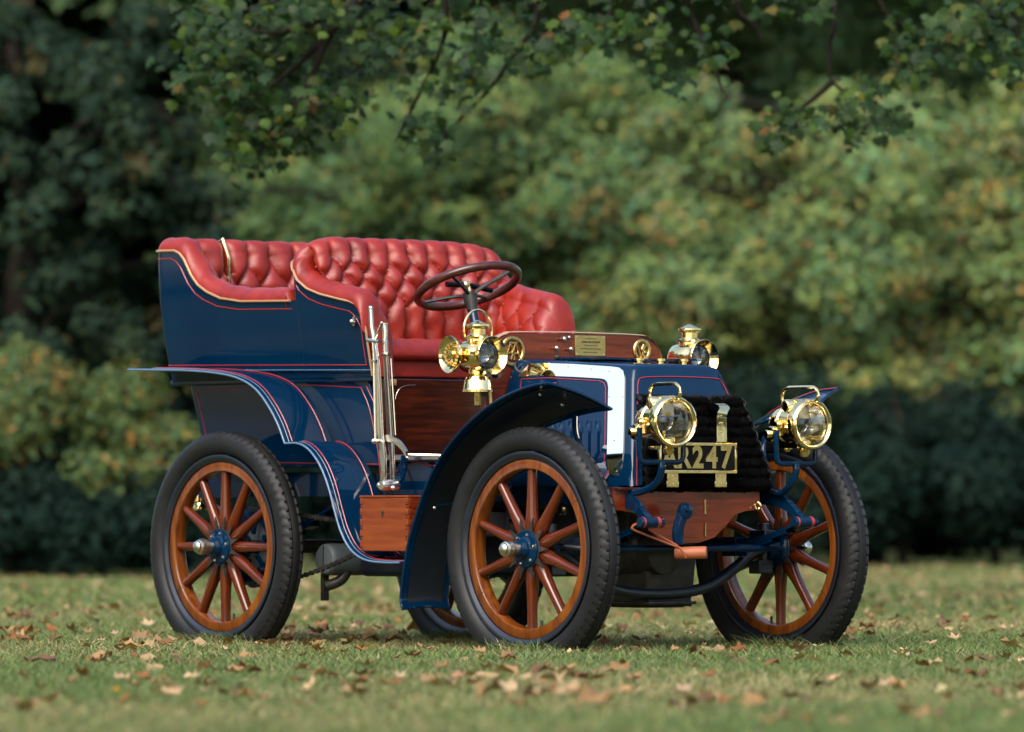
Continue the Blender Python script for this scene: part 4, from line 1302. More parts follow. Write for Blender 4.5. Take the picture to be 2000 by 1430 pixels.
def sidelamp(o, yaw, side):
    fwd = Vector((math.cos(yaw), math.sin(yaw), 0))
    def B(mb, nm, mt, par, **k): return local_mb(mb, o, fwd).build(nm, mt, par, **k)
    X = (1, 0, 0); Z = (0, 0, 1)
    m = MB().lathe([(0.046, -0.128), (0.052, -0.124), (0.060, -0.11), (0.061, -0.03), (0.056, -0.02), (0.053, 0.0)], axis=X, n=36)
    m.lathe([(0.0, -0.128), (0.046, -0.128)], axis=X, n=36)
    sl = B(m, 'side_lamp', 'brass', CAR, smooth=40)
    m = MB().lathe([(0.050, -0.02), (0.054, 0.0), (0.060, 0.015), (0.068, 0.027), (0.070, 0.029), (0.068, 0.031), (0.060, 0.019), (0.050, 0.002)], axis=X, n=40); B(m, 'lamp_hood', 'brass', sl, smooth=60)
    m = MB().lathe([(0.0, 0.006), (0.025, 0.005), (0.047, 0.0), (0.047, -0.003), (0.025, 0.001), (0, 0.002)], axis=X, n=36); B(m, 'lens', 'glass', sl, smooth=60)
    m = MB().lathe([(0.049, -0.003), (0.040, -0.03), (0.02, -0.045), (0, -0.048)], axis=X, n=36); B(m, 'reflector', 'mirror_dark', sl, smooth=80)
    m = MB().lathe([(0.040, 0.040), (0.040, 0.060), (0.050, 0.062), (0.051, 0.069), (0.036, 0.074), (0.029, 0.078), (0.029, 0.096), (0.042, 0.099), (0.044, 0.105), (0.043, 0.112), (0.030, 0.117), (0.014, 0.124), (0.005, 0.128), (0, 0.129)], o=(-0.055, 0, 0), axis=Z, n=28); B(m, 'lamp_chimney', 'brass', sl, smooth=35)
    if side < 0:
        pts = [(-0.055, math.sin(w) * 0.066, 0.088 + math.cos(w) * 0.078) for w in np.linspace(-1.95, 1.95, 25)]
        m = MB().tube(pts, 0.0045, 8); B(m, 'handle', 'brass', sl)
    m = MB().lathe([(0.034, -0.045), (0.034, -0.066), (0.029, -0.070), (0.044, -0.077), (0.050, -0.090), (0.054, -0.118), (0.056, -0.124), (0.059, -0.126), (0.059, -0.132), (0.0, -0.132)], o=(-0.055, 0, 0), axis=Z, n=28); B(m, 'oil_reservoir', 'brass', sl, smooth=35)
    # side lens dish, facing away from the car
    m = MB().lathe([(0.030, 0.030), (0.030, 0.058), (0.052, 0.064), (0.064, 0.074), (0.069, 0.088), (0.068, 0.092), (0.060, 0.086), (0.048, 0.078), (0.0, 0.076)], o=(-0.098, 0, 0.004), axis=(-0.15, -0.99, 0.0) if side < 0 else (-0.15, 0.99, 0), n=32); B(m, 'rear_dish', 'brass', sl, smooth=40)
    m = MB()
    for k in range(14):
        a = 2 * math.pi * k / 14
        m.ball((-0.110 + math.sin(a) * 0.036, side * 0.080, 0.004 + math.cos(a) * 0.036), 0.0075, 6)
    m.lathe([(0, 0.0), (0.016, 0.0), (0.014, 0.010), (0, 0.014)], o=(-0.110, side * 0.076, 0.004), axis=(0, side, 0), n=14); tag(B(m, 'pierced_ring', 'brass_dull', sl), kind='stuff')
    m = MB(); m.box((-0.055, 0.0, -0.155), (0.028, 0.008, 0.05)); m.lathe([(0, 0), (0.006, 0), (0.006, 0.008), (0, 0.008)], o=(-0.055, -0.004, -0.157), axis=(0, -1, 0), n=10); m.tube([(-0.01, 0.02, -0.125), (-0.01, 0.025, -0.185)], 0.006, 8)
    m.tube([(-0.055, 0.0, -0.14), (-0.055, -side * 0.09, -0.14)], 0.008, 8)
    B(m, 'lamp_bracket', 'brass_dull', sl, smooth=35)
    return sl


sidelamp(at(952, 694, x=1.36), 0.0, -1)
sidelamp(at(1366, 700, x=1.36), 0.0, 1)

# ---- steering wheel and column
ctr = at(914, 559, y=-0.255); low = at(962, 690, y=-0.255)
axd = Vector((-0.376, 0.083, 0.923)).normalized()
low = ctr - axd * 0.30
u = Vector((0, 1, 0)); v = axd.cross(u).normalized()
m = MB(); ring = [ctr + (u * math.cos(a) + v * math.sin(a)) * 0.190 for a in np.linspace(0, 2 * math.pi, 49)[:-1]]
m.tube(ring, 0.0165, 12, closed=True, up=axd); sw = m.build('steering_wheel', 'wheel_rim_wood', CAR, smooth=80)
hubp = ctr - axd * 0.060
m = MB()
for k in range(4):
    a = math.pi / 2 * k + 0.55
    e_ = ctr + (u * math.cos(a) + v * math.sin(a)) * 0.180
    q = hubp + (u * math.cos(a) + v * math.sin(a)) * 0.03 + axd * 0.03
    m.tube(catmull([hubp - axd * 0.01, q, e_], 4), [0.016] + [0.012] * 3 + [0.009] * 5, 8, flat=0.7)
m.lathe([(0.0, -0.04), (0.020, -0.04), (0.022, -0.02), (0.026, 0.0), (0.026, 0.03), (0, 0.034)], o=hubp, axis=axd, n=20)
m.build('wheel_spokes', 'iron', sw, smooth=60)
m = MB(); c = ctr + axd * 0.005
m.ball(c + u * -0.01, 0.017, 10); m.tube([c, c - axd * 0.05], 0.01, 8); m.build('control_knob', 'brass', sw)
m = MB(); m.tube([c + u * -0.02, c + u * -0.10 + v * 0.0], 0.011, 8); m.tube([c + u * 0.0, c + u * 0.11 - axd * 0.02], 0.010, 8); m.build('control_levers', 'plate_black', sw)
m = MB(); m.tube([hubp, low + (low - ctr).normalized() * 0.35], 0.017, 14); m.build('steering_column', 'paint_blue', CAR, smooth=60)

# ---- tail lamp behind the near rear wheel
tp = at(392, 972, y=-0.34)
m = MB().lathe([(0, -0.05), (0.028, -0.05), (0.030, -0.04), (0.024, -0.02), (0.034, -0.015), (0.034, 0.04), (0.02, 0.05), (0.02, 0.06), (0.026, 0.065), (0, 0.075)], o=tp, n=20)
tl = m.build('tail_lamp', 'brass', CAR, smooth=35)
MB().lathe([(0.026, 0.03), (0.030, 0.045), (0.027, 0.05), (0, 0.048)], o=tp, axis=(-1, 0, 0), n=20).build('lens', 'pinstripe_red', tl)
MB().tube([tp, Vector((-0.40, -0.36, 0.66))], 0.008, 8).build('lamp_bracket', 'paint_black', tl)



# ------------------------------------------------------------------ vegetation
def np_mesh(name, V, Fidx, C, material, smooth=False):
    """V (n,3), Fidx (m,k) polygons of k corners, C (n,3) colours"""
    me = bpy.data.meshes.new(name)
    n = len(V); m, k = Fidx.shape
    me.vertices.add(n); me.vertices.foreach_set('co', np.ascontiguousarray(V, dtype=np.float32).ravel())
    me.loops.add(m * k); me.loops.foreach_set('vertex_index', np.ascontiguousarray(Fidx, dtype=np.int32).ravel())
    me.polygons.add(m); me.polygons.foreach_set('loop_start', np.arange(0, m * k, k, dtype=np.int32))
    me.update(calc_edges=True)
    ca = me.color_attributes.new('Col', 'FLOAT_COLOR', 'POINT')
    c4 = np.ones((n, 4), dtype=np.float32); c4[:, :3] = C
    ca.data.foreach_set('color', c4.ravel())
    if smooth: me.shade_smooth()
    me.materials.append(MATS[material])
    return me


def unit(a): return a / (np.linalg.norm(a, axis=1, keepdims=True) + 1e-9)


def scatter(templ_v, templ_f, pos, nrm, size, col, spin=None):
    """copies of a flat leaf (x across, y along, z normal) at pos, facing nrm"""
    n = len(pos); k = len(templ_v)
    nrm = unit(nrm)
    t = rng.normal(size=(n, 3)) if spin is None else spin
    t = unit(t - nrm * (t * nrm).sum(1, keepdims=True))
    b = np.cross(nrm, t)
    tv = np.asarray(templ_v)
    V = (pos[:, None, :] + size[:, None, None] * (tv[None, :, 0, None] * b[:, None, :] + tv[None, :, 1, None] * t[:, None, :] + tv[None, :, 2, None] * nrm[:, None, :]))
    Fi = (np.asarray(templ_f)[None] + (np.arange(n) * k)[:, None, None])
    C = np.repeat(col[:, None, :], k, axis=1)
    return V.reshape(-1, 3), Fi.reshape(-1, Fi.shape[2]), C.reshape(-1, 3)


LEAF4 = ([(0, -0.5, 0), (0.30, 0.02, 0.08), (0, 0.55, -0.05), (-0.30, 0.02, 0.08)], [(0, 1, 2), (0, 2, 3)])
# five-lobed leaf
def lobed(depth=0.1):
    pts = []
    tips = [(-0.62, -0.05), (-0.52, 0.42), (0, 0.75), (0.52, 0.42), (0.62, -0.05)]
    notch = [(-0.36, 0.20), (-0.20, 0.38), (0.20, 0.38), (0.36, 0.20)]
    ring = [(-0.18, -0.36), tips[0], notch[0], tips[1], notch[1], tips[2], notch[2], tips[3], notch[3], tips[4], (0.18, -0.36)]
    v = [(0, -0.30, 0.0), (0, 0.1, 0.0)] + [(x, y, -depth * (x * x + y * y) * 1.5) for x, y in ring]
    f = [(1, 2 + i, 3 + i) for i in range(len(ring) - 1)] + [(1, 12, 0), (1, 0, 2)]
    return v, f


LOBED = lobed(0.25)


def palette(n, cols, w, jit=0.18):
    cols = np.array(cols); idx = rng.choice(len(cols), size=n, p=np.array(w) / np.sum(w))
    c = cols[idx] * (1 + jit * rng.normal(size=(n, 1))) * (1 + 0.06 * rng.normal(size=(n, 3)))
    return np.clip(c, 0.002, 1)


PAL_OLIVE = ([(0.116, 0.174, 0.055), (0.155, 0.202, 0.061), (0.085, 0.163, 0.089), (0.209, 0.194, 0.055), (0.310, 0.155, 0.055)], [4, 3, 4, 1.2, 0.5])
PAL_MID = ([(0.099, 0.164, 0.055), (0.130, 0.186, 0.058), (0.072, 0.149, 0.083), (0.189, 0.182, 0.054), (0.289, 0.140, 0.045)], [4, 3, 4, 1.0, 0.45])
PAL_BACK = ([(0.108, 0.176, 0.077), (0.131, 0.194, 0.072), (0.086, 0.162, 0.095), (0.216, 0.180, 0.063)], [4, 3, 3, 0.5])
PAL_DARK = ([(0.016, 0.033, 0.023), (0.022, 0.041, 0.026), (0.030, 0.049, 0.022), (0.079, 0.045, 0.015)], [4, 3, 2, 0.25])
PAL_SHADE = ([(0.010, 0.020, 0.014), (0.014, 0.026, 0.016)], [1, 1])  # shade inside the wood is put into these leaf colours
PAL_OVER = ([(0.020, 0.043, 0.010), (0.039, 0.068, 0.010), (0.015, 0.035, 0.012), (0.074, 0.074, 0.014), (0.102, 0.051, 0.014)], [4, 2.2, 4, 0.35, 0.06])


def crown_mesh(name, lobes, nclump, per, leaf, clump_r, pal, droop=0.35, shell_in=0.55, zmin=0.1, tpl=LEAF4):
    """leaf cloud built of clumps at the outside of several ellipsoid lobes"""
    lobes = np.array(lobes, dtype=float)      # cx cy cz rx ry rz
    area = (lobes[:, 3] * lobes[:, 5]) ** 1.0
    li = rng.choice(len(lobes), size=nclump, p=area / area.sum())
    d = unit(rng.normal(size=(nclump, 3)))
    rad = shell_in + (1.05 - shell_in) * rng.random(nclump) ** 0.5
    bump_ = 1 + 0.10 * np.sin(d[:, 0] * 7 + li) * np.sin(d[:, 2] * 6 + 1.3 * li) + 0.06 * rng.normal(size=nclump)
    cc = lobes[li, :3] + d * lobes[li, 3:] * (rad * bump_)[:, None]
    ok = cc[:, 2] > zmin; cc = cc[ok]; d = d[ok]; nclump = len(cc)
    cr = clump_r * (0.6 + 0.8 * rng.random(nclump))
    n = nclump * per
    ci = np.repeat(np.arange(nclump), per)
    off = unit(rng.normal(size=(n, 3)) + np.array([0, 0, 0.55])) * (0.55 + 0.5 * rng.random((n, 1)) ** 0.7)
    off[:, 2] = off[:, 2] * 0.6 - droop * (off[:, 0] ** 2 + off[:, 1] ** 2)
    pos = cc[ci] + off * cr[ci, None]
    outw = unit(off * np.array([1, 1, 1.6]))
    pos[:, 2] = np.maximum(pos[:, 2], zmin)
    nr = unit(off * 0.9 + d[ci] * 0.6 + rng.normal(size=(n, 3)) * 0.42 + np.array([0, 0, 0.30]))
    size = leaf * (0.6 + 0.8 * rng.random(n))
    cl = palette(nclump, *pal, jit=0.12)
    col = np.clip(palette(n, *pal) * 0.55 + cl[ci] * 0.45, 0.002, 1)
    V, Fi, C = scatter(*tpl, pos, nr, size, col)
    return np_mesh(name, V, Fi, C, 'foliage')


def trunk_mb(h, r, lobes, seed):
    q = random.Random(seed); m = MB()
    pts = [Vector((0, 0, -0.1))]; lean = Vector((q.uniform(-.15, .15), q.uniform(-.15, .15), 0))
    for k in range(1, 9):
        t = k / 8; pts.append(Vector((lean.x * t * h * 0.3 + q.uniform(-.05, .05), lean.y * t * h * 0.3 + q.uniform(-.05, .05), h * t)))
    m.tube(pts, [r * 1.35, r * 1.05] + [r * (1 - 0.09 * k) for k in range(7)], 10)
    for (cx, cy, cz, rx, ry, rz) in (lobes if len(lobes) < 20 else lobes[::3]):
        k = min(7, max(2, int(8 * min(1, (cz - rz * 0.4) / h))))
        b = pts[k]; e = Vector((cx, cy, cz + rz * 0.2)); md = b.lerp(e, 0.5) + Vector((q.uniform(-.3, .3), q.uniform(-.3, .3), 0.25))
        m.tube(catmull([b, md, e], 4), [r * 0.24 * (1 - 0.09 * i) for i in range(9)], 7)
        for j in range(3):
            e2 = e + Vector((q.uniform(-rx, rx) * .7, q.uniform(-ry, ry) * .7, q.uniform(-rz, rz) * .5))
            m.tube([md.lerp(e, 0.4), md.lerp(e2, 0.75) + Vector((0, 0, 0.1)), e2], [r * .12, r * .08, r * .04], 6)
    return m


def make_tree(name, lobes, nclump, per, leaf, clump_r, pal, h, r, seed, tpl=LEAF4, upper=None, **k):
    t = bpy.data.objects.new(name, None); COL.objects.link(t)
    if upper:
        link('upper_crown', crown_mesh('upper_crown', upper, 170, 60, 0.26, 0.85, pal, shell_in=0.5), t)
    link('trunk', trunk_mb(h, r, lobes, seed).mesh('trunk', 'bark', smooth=60), t)
    link('crown', crown_mesh('crown', lobes, nclump, per, leaf, clump_r, pal, tpl=tpl, **k), t)
    return t


def copy_tree(o, loc, rz, sc=1.0):
    c = o.copy(); COL.objects.link(c); c.location = loc; c.rotation_euler = (0, 0, rz); c.scale = (sc, sc, sc)
    for ch in o.children:
        d = ch.copy(); COL.objects.link(d); d.parent = c
    return c


CZ = -TH    # trees are laid out with their local x along the image's right
def put(t, lat, dep, label, cat='tree', group=None):
    p = cw(lat, dep, GZ); t.location = p; t.rotation_euler = (0, 0, TH)
    tag(t, label, cat, group)
    return t


# picture (px, py) at depth -> lateral and height
def LZ(px, py, dep): return ((px - 1000) / F_PX * dep, HCAM - (py - YH) / F_PX * dep)


def sublobes(lobes, k, seed, lo=0.28, hi=0.55):
    q = random.Random(seed); out = []
    for (cx, cy, cz, rx, ry, rz) in lobes:
        for _ in range(k):
            while True:
                a, b, c = q.uniform(-1, 1), q.uniform(-1, 1), q.uniform(-1, 1)
                if a * a + b * b + c * c < 1: break
            f = q.uniform(lo, hi) * (1.0 if q.random() < 0.7 else 0.6)
            rr_ = min(rx, rz * 1.2)
            out.append((cx + a * rx * 0.85, cy + b * ry * 1.1, cz + c * rz * 0.85, rr_ * f * q.uniform(0.8, 1.3), ry * f, rr_ * f * q.uniform(0.7, 1.25)))
    return out


def lobes_at(spec, dep, base_px):
    """spec: (px, py, rx_px, rz_px, depth offset, depth radius)"""
    l0 = (base_px - 1000) / F_PX * dep; out = []
    for px, py, rx, rz, dd, rd in spec:
        s = (dep + dd) / F_PX
        out.append(((px - 1000) * s - l0, dd, HCAM - (py - YH) * s - GZ, rx * s, rd, rz * s))
    return out, l0


# left: big dark tree, closest of the wood's edge
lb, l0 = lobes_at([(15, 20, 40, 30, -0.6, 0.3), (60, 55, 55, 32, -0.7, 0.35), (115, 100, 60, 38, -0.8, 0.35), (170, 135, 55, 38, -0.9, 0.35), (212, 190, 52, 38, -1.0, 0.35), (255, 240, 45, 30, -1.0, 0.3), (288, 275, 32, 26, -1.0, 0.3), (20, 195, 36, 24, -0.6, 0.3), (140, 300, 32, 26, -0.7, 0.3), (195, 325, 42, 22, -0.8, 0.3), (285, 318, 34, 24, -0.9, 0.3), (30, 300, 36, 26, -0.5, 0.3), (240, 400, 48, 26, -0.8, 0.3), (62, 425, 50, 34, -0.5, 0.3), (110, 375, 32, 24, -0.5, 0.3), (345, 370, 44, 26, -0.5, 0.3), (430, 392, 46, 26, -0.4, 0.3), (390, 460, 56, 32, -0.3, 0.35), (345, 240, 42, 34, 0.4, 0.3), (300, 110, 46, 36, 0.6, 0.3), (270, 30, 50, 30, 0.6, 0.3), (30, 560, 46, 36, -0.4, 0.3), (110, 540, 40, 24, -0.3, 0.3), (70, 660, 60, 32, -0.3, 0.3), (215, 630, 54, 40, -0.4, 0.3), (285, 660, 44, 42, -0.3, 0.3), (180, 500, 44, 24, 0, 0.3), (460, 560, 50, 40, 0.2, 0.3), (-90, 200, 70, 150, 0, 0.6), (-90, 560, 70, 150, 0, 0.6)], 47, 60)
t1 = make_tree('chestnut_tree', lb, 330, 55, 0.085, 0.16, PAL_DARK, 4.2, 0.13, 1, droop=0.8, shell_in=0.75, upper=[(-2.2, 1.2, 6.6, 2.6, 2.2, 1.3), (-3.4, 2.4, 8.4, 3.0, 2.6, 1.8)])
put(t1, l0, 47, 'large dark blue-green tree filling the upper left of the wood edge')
# yellowing bush at lower left
lb, l0 = lobes_at([(90, 800, 150, 110, 0, 0.7), (250, 850, 110, 110, 0.2, 0.7), (-80, 850, 120, 140, 0, 0.8), (330, 930, 70, 70, 0.3, 0.5), (150, 920, 130, 60, -0.1, 0.6)], 45.6, 140)
t2 = make_tree('autumn_bush', sublobes(lb, 6, 2), 520, 60, 0.065, 0.20, ([(0.070, 0.110, 0.035), (0.100, 0.120, 0.035), (0.32, 0.14, 0.04), (0.050, 0.092, 0.045)], [4, 3, 0.9, 3]), 1.4, 0.04, 2, shell_in=0.6)
put(t2, l0, 45.6, 'yellowing bush low on the left behind the rear wheel', 'bush')
# centre: rounded yellow-green tree
lb, l0 = lobes_at([(760, 330, 260, 150, 0, 1.3), (1040, 330, 200, 190, 0.2, 1.2), (620, 470, 220, 150, -0.2, 1.0), (900, 560, 260, 170, -0.2, 1.0), (1120, 560, 130, 150, 0.3, 0.9), (560, 650, 200, 140, 0.3, 0.9), (820, 780, 300, 120, 0.2, 1.0), (900, 120, 260, 160, 0.8, 1.4), (1190, 460, 90, 170, 0.4, 0.8), (1180, 250, 110, 120, 0.7, 0.8), (1180, 700, 120, 120, 0.4, 0.8)], 56, 820)
t3 = make_tree('maple_tree', sublobes(lb, 8, 3), 1300, 60, 0.075, 0.27, PAL_MID, 4.6, 0.13, 3, shell_in=0.6, upper=[(-1.0, 2.5, 8.0, 3.2, 2.2, 1.6), (1.6, 3.0, 9.0, 3.4, 2.4, 2)])
put(t3, l0, 56, 'rounded light green tree behind the seats in the middle')
# right: wide olive tree whose branches hang low
lb, l0 = lobes_at([(1320, 560, 170, 150, -0.2, 1.0), (1480, 500, 190, 140, 0.2, 1.1), (1700, 430, 230, 160, 0, 1.2), (1920, 330, 220, 190, 0.2, 1.3), (1880, 580, 220, 150, -0.3, 1.0), (1600, 640, 240, 110, -0.3, 1.0), (1270, 680, 140, 90, 0, 0.8), (1420, 720, 130, 80, 0.3, 0.8), (2120, 520, 150, 260, 0, 1.2), (1960, 740, 100, 110, -0.2, 0.8), (1760, 760, 120, 70, -0.2, 0.6), (1530, 770, 90, 60, 0, 0.6), (1900, 880, 90, 60, 0.1, 0.5), (1320, 400, 110, 90, 0.8, 0.8), (1470, 330, 140, 90, 0.9, 0.8), (1640, 270, 120, 80, 0.9, 0.8), (1350, 250, 110, 90, 1.4, 0.8), (1800, 700, 110, 90, -0.2, 0.7), (1640, 800, 80, 60, 0.0, 0.5), (1980, 860, 70, 90, -0.4, 0.5), (1840, 830, 80, 60, -0.5, 0.4), (1930, 970, 60, 50, -0.5, 0.3), (1720, 880, 50, 40, -0.4, 0.3)], 55, 1700)
t4 = make_tree('sycamore_tree', sublobes(lb, 8, 4), 1650, 60, 0.075, 0.27, PAL_OLIVE, 4.0, 0.12, 4, shell_in=0.6, upper=[(-1.0, 3.0, 8.0, 3.4, 2.2, 1.6), (2.0, 3.0, 9.0, 3.4, 2.4, 2)])
put(t4, l0, 55, 'wide olive green tree with low branches filling the right side')
# darker trees in the second row
lb, l0 = lobes_at([(1330, 250, 190, 190, 0, 1.3), (1500, 130, 240, 180, 0.3, 1.5), (1750, 150, 240, 180, 0, 1.5), (1280, 430, 130, 130, 0.3, 1.0), (2000, 80, 220, 200, 0, 1.4), (1200, 60, 200, 160, 0.6, 1.4), (1300, 600, 160, 130, 0.2, 1.0), (1420, 330, 140, 120, 0, 1.0), (1350, 260, 140, 110, -0.8, 0.8), (1500, 260, 120, 90, -0.6, 0.8), (1300, 120, 150, 100, -0.6, 0.8), (1000, 60, 200, 160, 0.6, 1.4), (1650, 320, 200, 120, 0.2, 1.2)], 63, 1510)
t5 = make_tree('elm_tree', sublobes(lb, 10, 5), 1700, 55, 0.09, 0.34, PAL_BACK, 6.0, 0.22, 5, shell_in=0.6, upper=[(-1.5, 0.5, 9.0, 4.0, 4, 2.0), (2.5, 1.0, 9.6, 4, 4, 2)])
put(t5, l0, 63, 'shaded green tree at the back with a dark forked trunk')
lb, l0 = lobes_at([(520, 150, 150, 120, 0, 1.3), (700, 90, 220, 150, 0, 1.4), (500, 400, 100, 120, 0.4, 1.0), (640, 250, 160, 130, 0, 1.2)], 64, 470)
t6 = make_tree('beech_tree', sublobes(lb, 8, 6), 800, 55, 0.09, 0.34, PAL_BACK, 5.6, 0.2, 6, shell_in=0.6, upper=[(-1.5, 0.5, 8.4, 4.0, 4, 2.2), (2.0, 1.5, 9.0, 4, 4, 2)])
put(t6, l0, 64, 'dark green tree standing back between the left and middle trees')
# shaded bushes along the foot of the wood
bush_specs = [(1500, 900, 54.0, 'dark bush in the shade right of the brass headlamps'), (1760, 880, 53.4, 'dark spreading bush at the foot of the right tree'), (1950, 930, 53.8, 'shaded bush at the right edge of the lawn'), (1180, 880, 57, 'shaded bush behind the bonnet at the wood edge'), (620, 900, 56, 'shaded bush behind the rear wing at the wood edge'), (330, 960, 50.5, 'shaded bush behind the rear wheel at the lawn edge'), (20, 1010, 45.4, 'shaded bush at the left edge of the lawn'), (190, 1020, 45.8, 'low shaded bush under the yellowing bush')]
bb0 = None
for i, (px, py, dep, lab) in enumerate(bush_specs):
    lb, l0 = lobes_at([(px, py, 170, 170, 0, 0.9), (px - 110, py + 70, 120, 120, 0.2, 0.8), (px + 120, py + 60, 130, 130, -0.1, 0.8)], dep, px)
    b = make_tree('laurel_bush', sublobes(lb, 6, i), 330, 45, 0.08, 0.24, ([(0.006, 0.016, 0.013), (0.010, 0.022, 0.016)], [1, 1]), 1.5, 0.04, 20 + i, shell_in=0.6)  # leaf colours darkened to stand for the deep shade under the trees
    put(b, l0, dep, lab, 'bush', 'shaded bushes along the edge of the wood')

# the wood behind, one mass
n = 130000
lat = rng.uniform(-24, 24, n); dep = rng.uniform(78, 86, n); z = GZ + 16 * rng.random(n) ** 0.9
hi = np.arange(n) < 45000; dep[hi] = rng.uniform(70, 80, 45000); z[hi] = rng.uniform(7.4, 16, 45000)  # high leaf layer above the view, added to keep sun off the wood
# clump it
pos = np.stack([lat, dep, z], 1); pos += 0.35 * np.sin(pos[:, [2, 0, 1]] * 2.1)
bx = np.array(cw(0, 0)[:]); wp = bx[None] + pos[:, :1] * np.array(RV[:])[None] + pos[:, 1:2] * np.array(WV[:])[None]; wp[:, 2] = pos[:, 2]
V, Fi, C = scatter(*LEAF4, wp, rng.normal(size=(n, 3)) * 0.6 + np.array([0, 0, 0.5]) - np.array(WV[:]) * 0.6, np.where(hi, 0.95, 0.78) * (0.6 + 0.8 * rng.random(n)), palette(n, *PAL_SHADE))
tag(link('far_wood', np_mesh('far_wood', V, Fi, C, 'foliage')), 'dense dark wood behind the trees, read as one mass', 'wood', kind='stuff')

# tree whose branches hang into the top of the picture; its trunk stands left of the frame
OD = 28.5
ov = bpy.data.objects.new('overhanging_tree', None); COL.objects.link(ov)
ov.location = cw(5.6, OD + 1.5, GZ)
tag(ov, 'tree hanging lobed green leaves and dark twigs across the top', 'tree')
def OP(px, py, dd=0.0):
    l, z = LZ(px, py, OD + dd); p = cw(l, OD + dd, z); return p - ov.location
MT = MB(); base = Vector((0, 0, -0.1))
MT.tube(catmull([base, Vector((0.1, 0, 1.2)), Vector((0.0, 0.1, 2.6)), Vector((0.1, 0.0, 4.2)), Vector((0.0, 0, 6.5))], 4), [0.34 - 0.013 * i for i in range(17)], 12)
MT.build('trunk', 'bark', ov, smooth=60)
limbs = [
    [(2020 + 500, -250, 1.5), (1700, -190, 0.5), (1300, -150, 0), (1000, -120, 0), (760, -60, -0.2), (690, 10, -0.2), (640, 70, -0.2), (600, 170, -0.2), (575, 240, -0.2)],
    [(2020 + 500, -230, 1.5), (2150, -160, 0.6), (1980, -50, 0.2), (1940, 20, 0.2), (1900, 60, 0.2)],
]
tw = [[(1010, -115, 0), (1050, 20, 0.1), (1000, 110, 0.1), (950, 180, 0.1), (890, 240, 0.1), (850, 290, 0.1)], [(1300, -150, 0), (1340, 0, 0.2), (1375, 80, 0.2), (1400, 140, 0.2), (1412, 180, 0.2)],
      [(1430, -160, 0), (1440, 5, 0.2), (1470, 45, 0.2), (1490, 75, 0.2)], [(1620, -180, 0.2), (1632, 20, 0.1), (1622, 90, 0.1), (1628, 160, 0.1), (1690, 200, 0.1)], [(1625, 160, 0.1), (1580, 200, 0.1), (1530, 230, 0.1)],
      [(1700, -190, 0.3), (1720, 0, 0.3), (1780, 60, 0.3)], [(690, 10, -0.2), (560, 60, -0.3), (450, 60, -0.3), (370, 90, -0.3)], [(640, 70, -0.2), (540, 160, -0.2), (470, 220, -0.2)], [(760, -60, -0.2), (650, -30, -0.2), (540, 0, -0.2), (470, 20, -0.2)],
      [(940, -110, 0), (830, 20, 0), (740, 90, 0), (690, 140, 0)], [(1180, -130, 0), (1190, 30, 0.1), (1130, 120, 0.1)], [(600, 170, -0.2), (540, 260, -0.2), (490, 310, -0.2)], [(1940, 20, 0.2), (1860, 90, 0.2), (1780, 130, 0.2)], [(1980, -50, 0.2), (1990, 90, 0.2), (1970, 150, 0.2)],
      [(850, -80, 0), (870, 60, 0), (800, 220, 0), (770, 280, 0)], [(1690, 200, 0.1), (1730, 215, 0.1), (1760, 250, 0.1)]]
for i, l in enumerate(limbs):
    c = catmull([OP(*p) for p in l], 5); MB().tube(c, [0.060 - 0.051 * k / (len(c) - 1) for k in range(len(c))], 8).build('limb', 'bark', ov, smooth=60)
tc = []
for i, l in enumerate(tw):
    c = catmull([OP(*p) for p in l], 6); MB().tube(c, [0.017 - 0.013 * k / (len(c) - 1) for k in range(len(c))], 6).build('twig', 'bark', ov, smooth=60); tc.append(c)
# leaves: along twigs plus hand-placed sprays
sprays = [(430, 100, 100, 70, 150), (520, 60, 120, 70, 190), (480, 190, 110, 70, 170), (560, 250, 80, 60, 110), (480, 300, 60, 50, 70), (640, 180, 90, 70, 110), (720, 100, 110, 90, 140), (600, 20, 140, 50, 150), (820, 60, 110, 70, 120), (900, 140, 110, 80, 120), (830, 260, 80, 60, 90), (980, 60, 110, 70, 110), (1060, 110, 90, 70, 80), (1150, 50, 100, 60, 90), (1260, 60, 100, 60, 80), (1300, 150, 60, 60, 40), (1400, 90, 70, 60, 45), (1560, 230, 80, 50, 60), (1650, 240, 90, 50, 60), (1500, 260, 40, 45, 28), (1760, 240, 50, 45, 28), (1690, 180, 70, 50, 40), (1800, 70, 110, 60, 80), (1900, 60, 100, 70, 90), (1970, 120, 60, 60, 50), (1780, 140, 70, 50, 45), (1560, 20, 100, 30, 35), (770, -30, 400, 60, 350), (1400, -40, 500, 60, 330), (350, 160, 30, 40, 25), (1950, -10, 100, 60, 80), (400, 30, 70, 60, 70)]
P = []
for px, py, rx, ry, k in sprays:
    for _ in range(int(k * (1.3 if px < 700 else 0.95 if px > 1440 else 0.7))):
        a = OP(px + rng.normal() * rx * 0.42, py + rng.normal() * ry * 0.42, rng.normal() * 0.35); P.append(a)
P = np.array([p[:] for p in P])
nr = rng.normal(size=P.shape) * 0.45 + np.array([0, 0, 0.6]) - np.array(WV[:]) * 0.55
sp = rng.normal(size=P.shape) * 0.45 + np.array([0, 0, -1.1])
V, Fi, C = scatter(*LOBED, P, nr, 0.056 * (0.6 + 0.7 * rng.random(len(P))), palette(len(P), *PAL_OVER), spin=sp)
link('foliage', np_mesh('foliage', V, Fi, C, 'foliage_gloss'), ov)
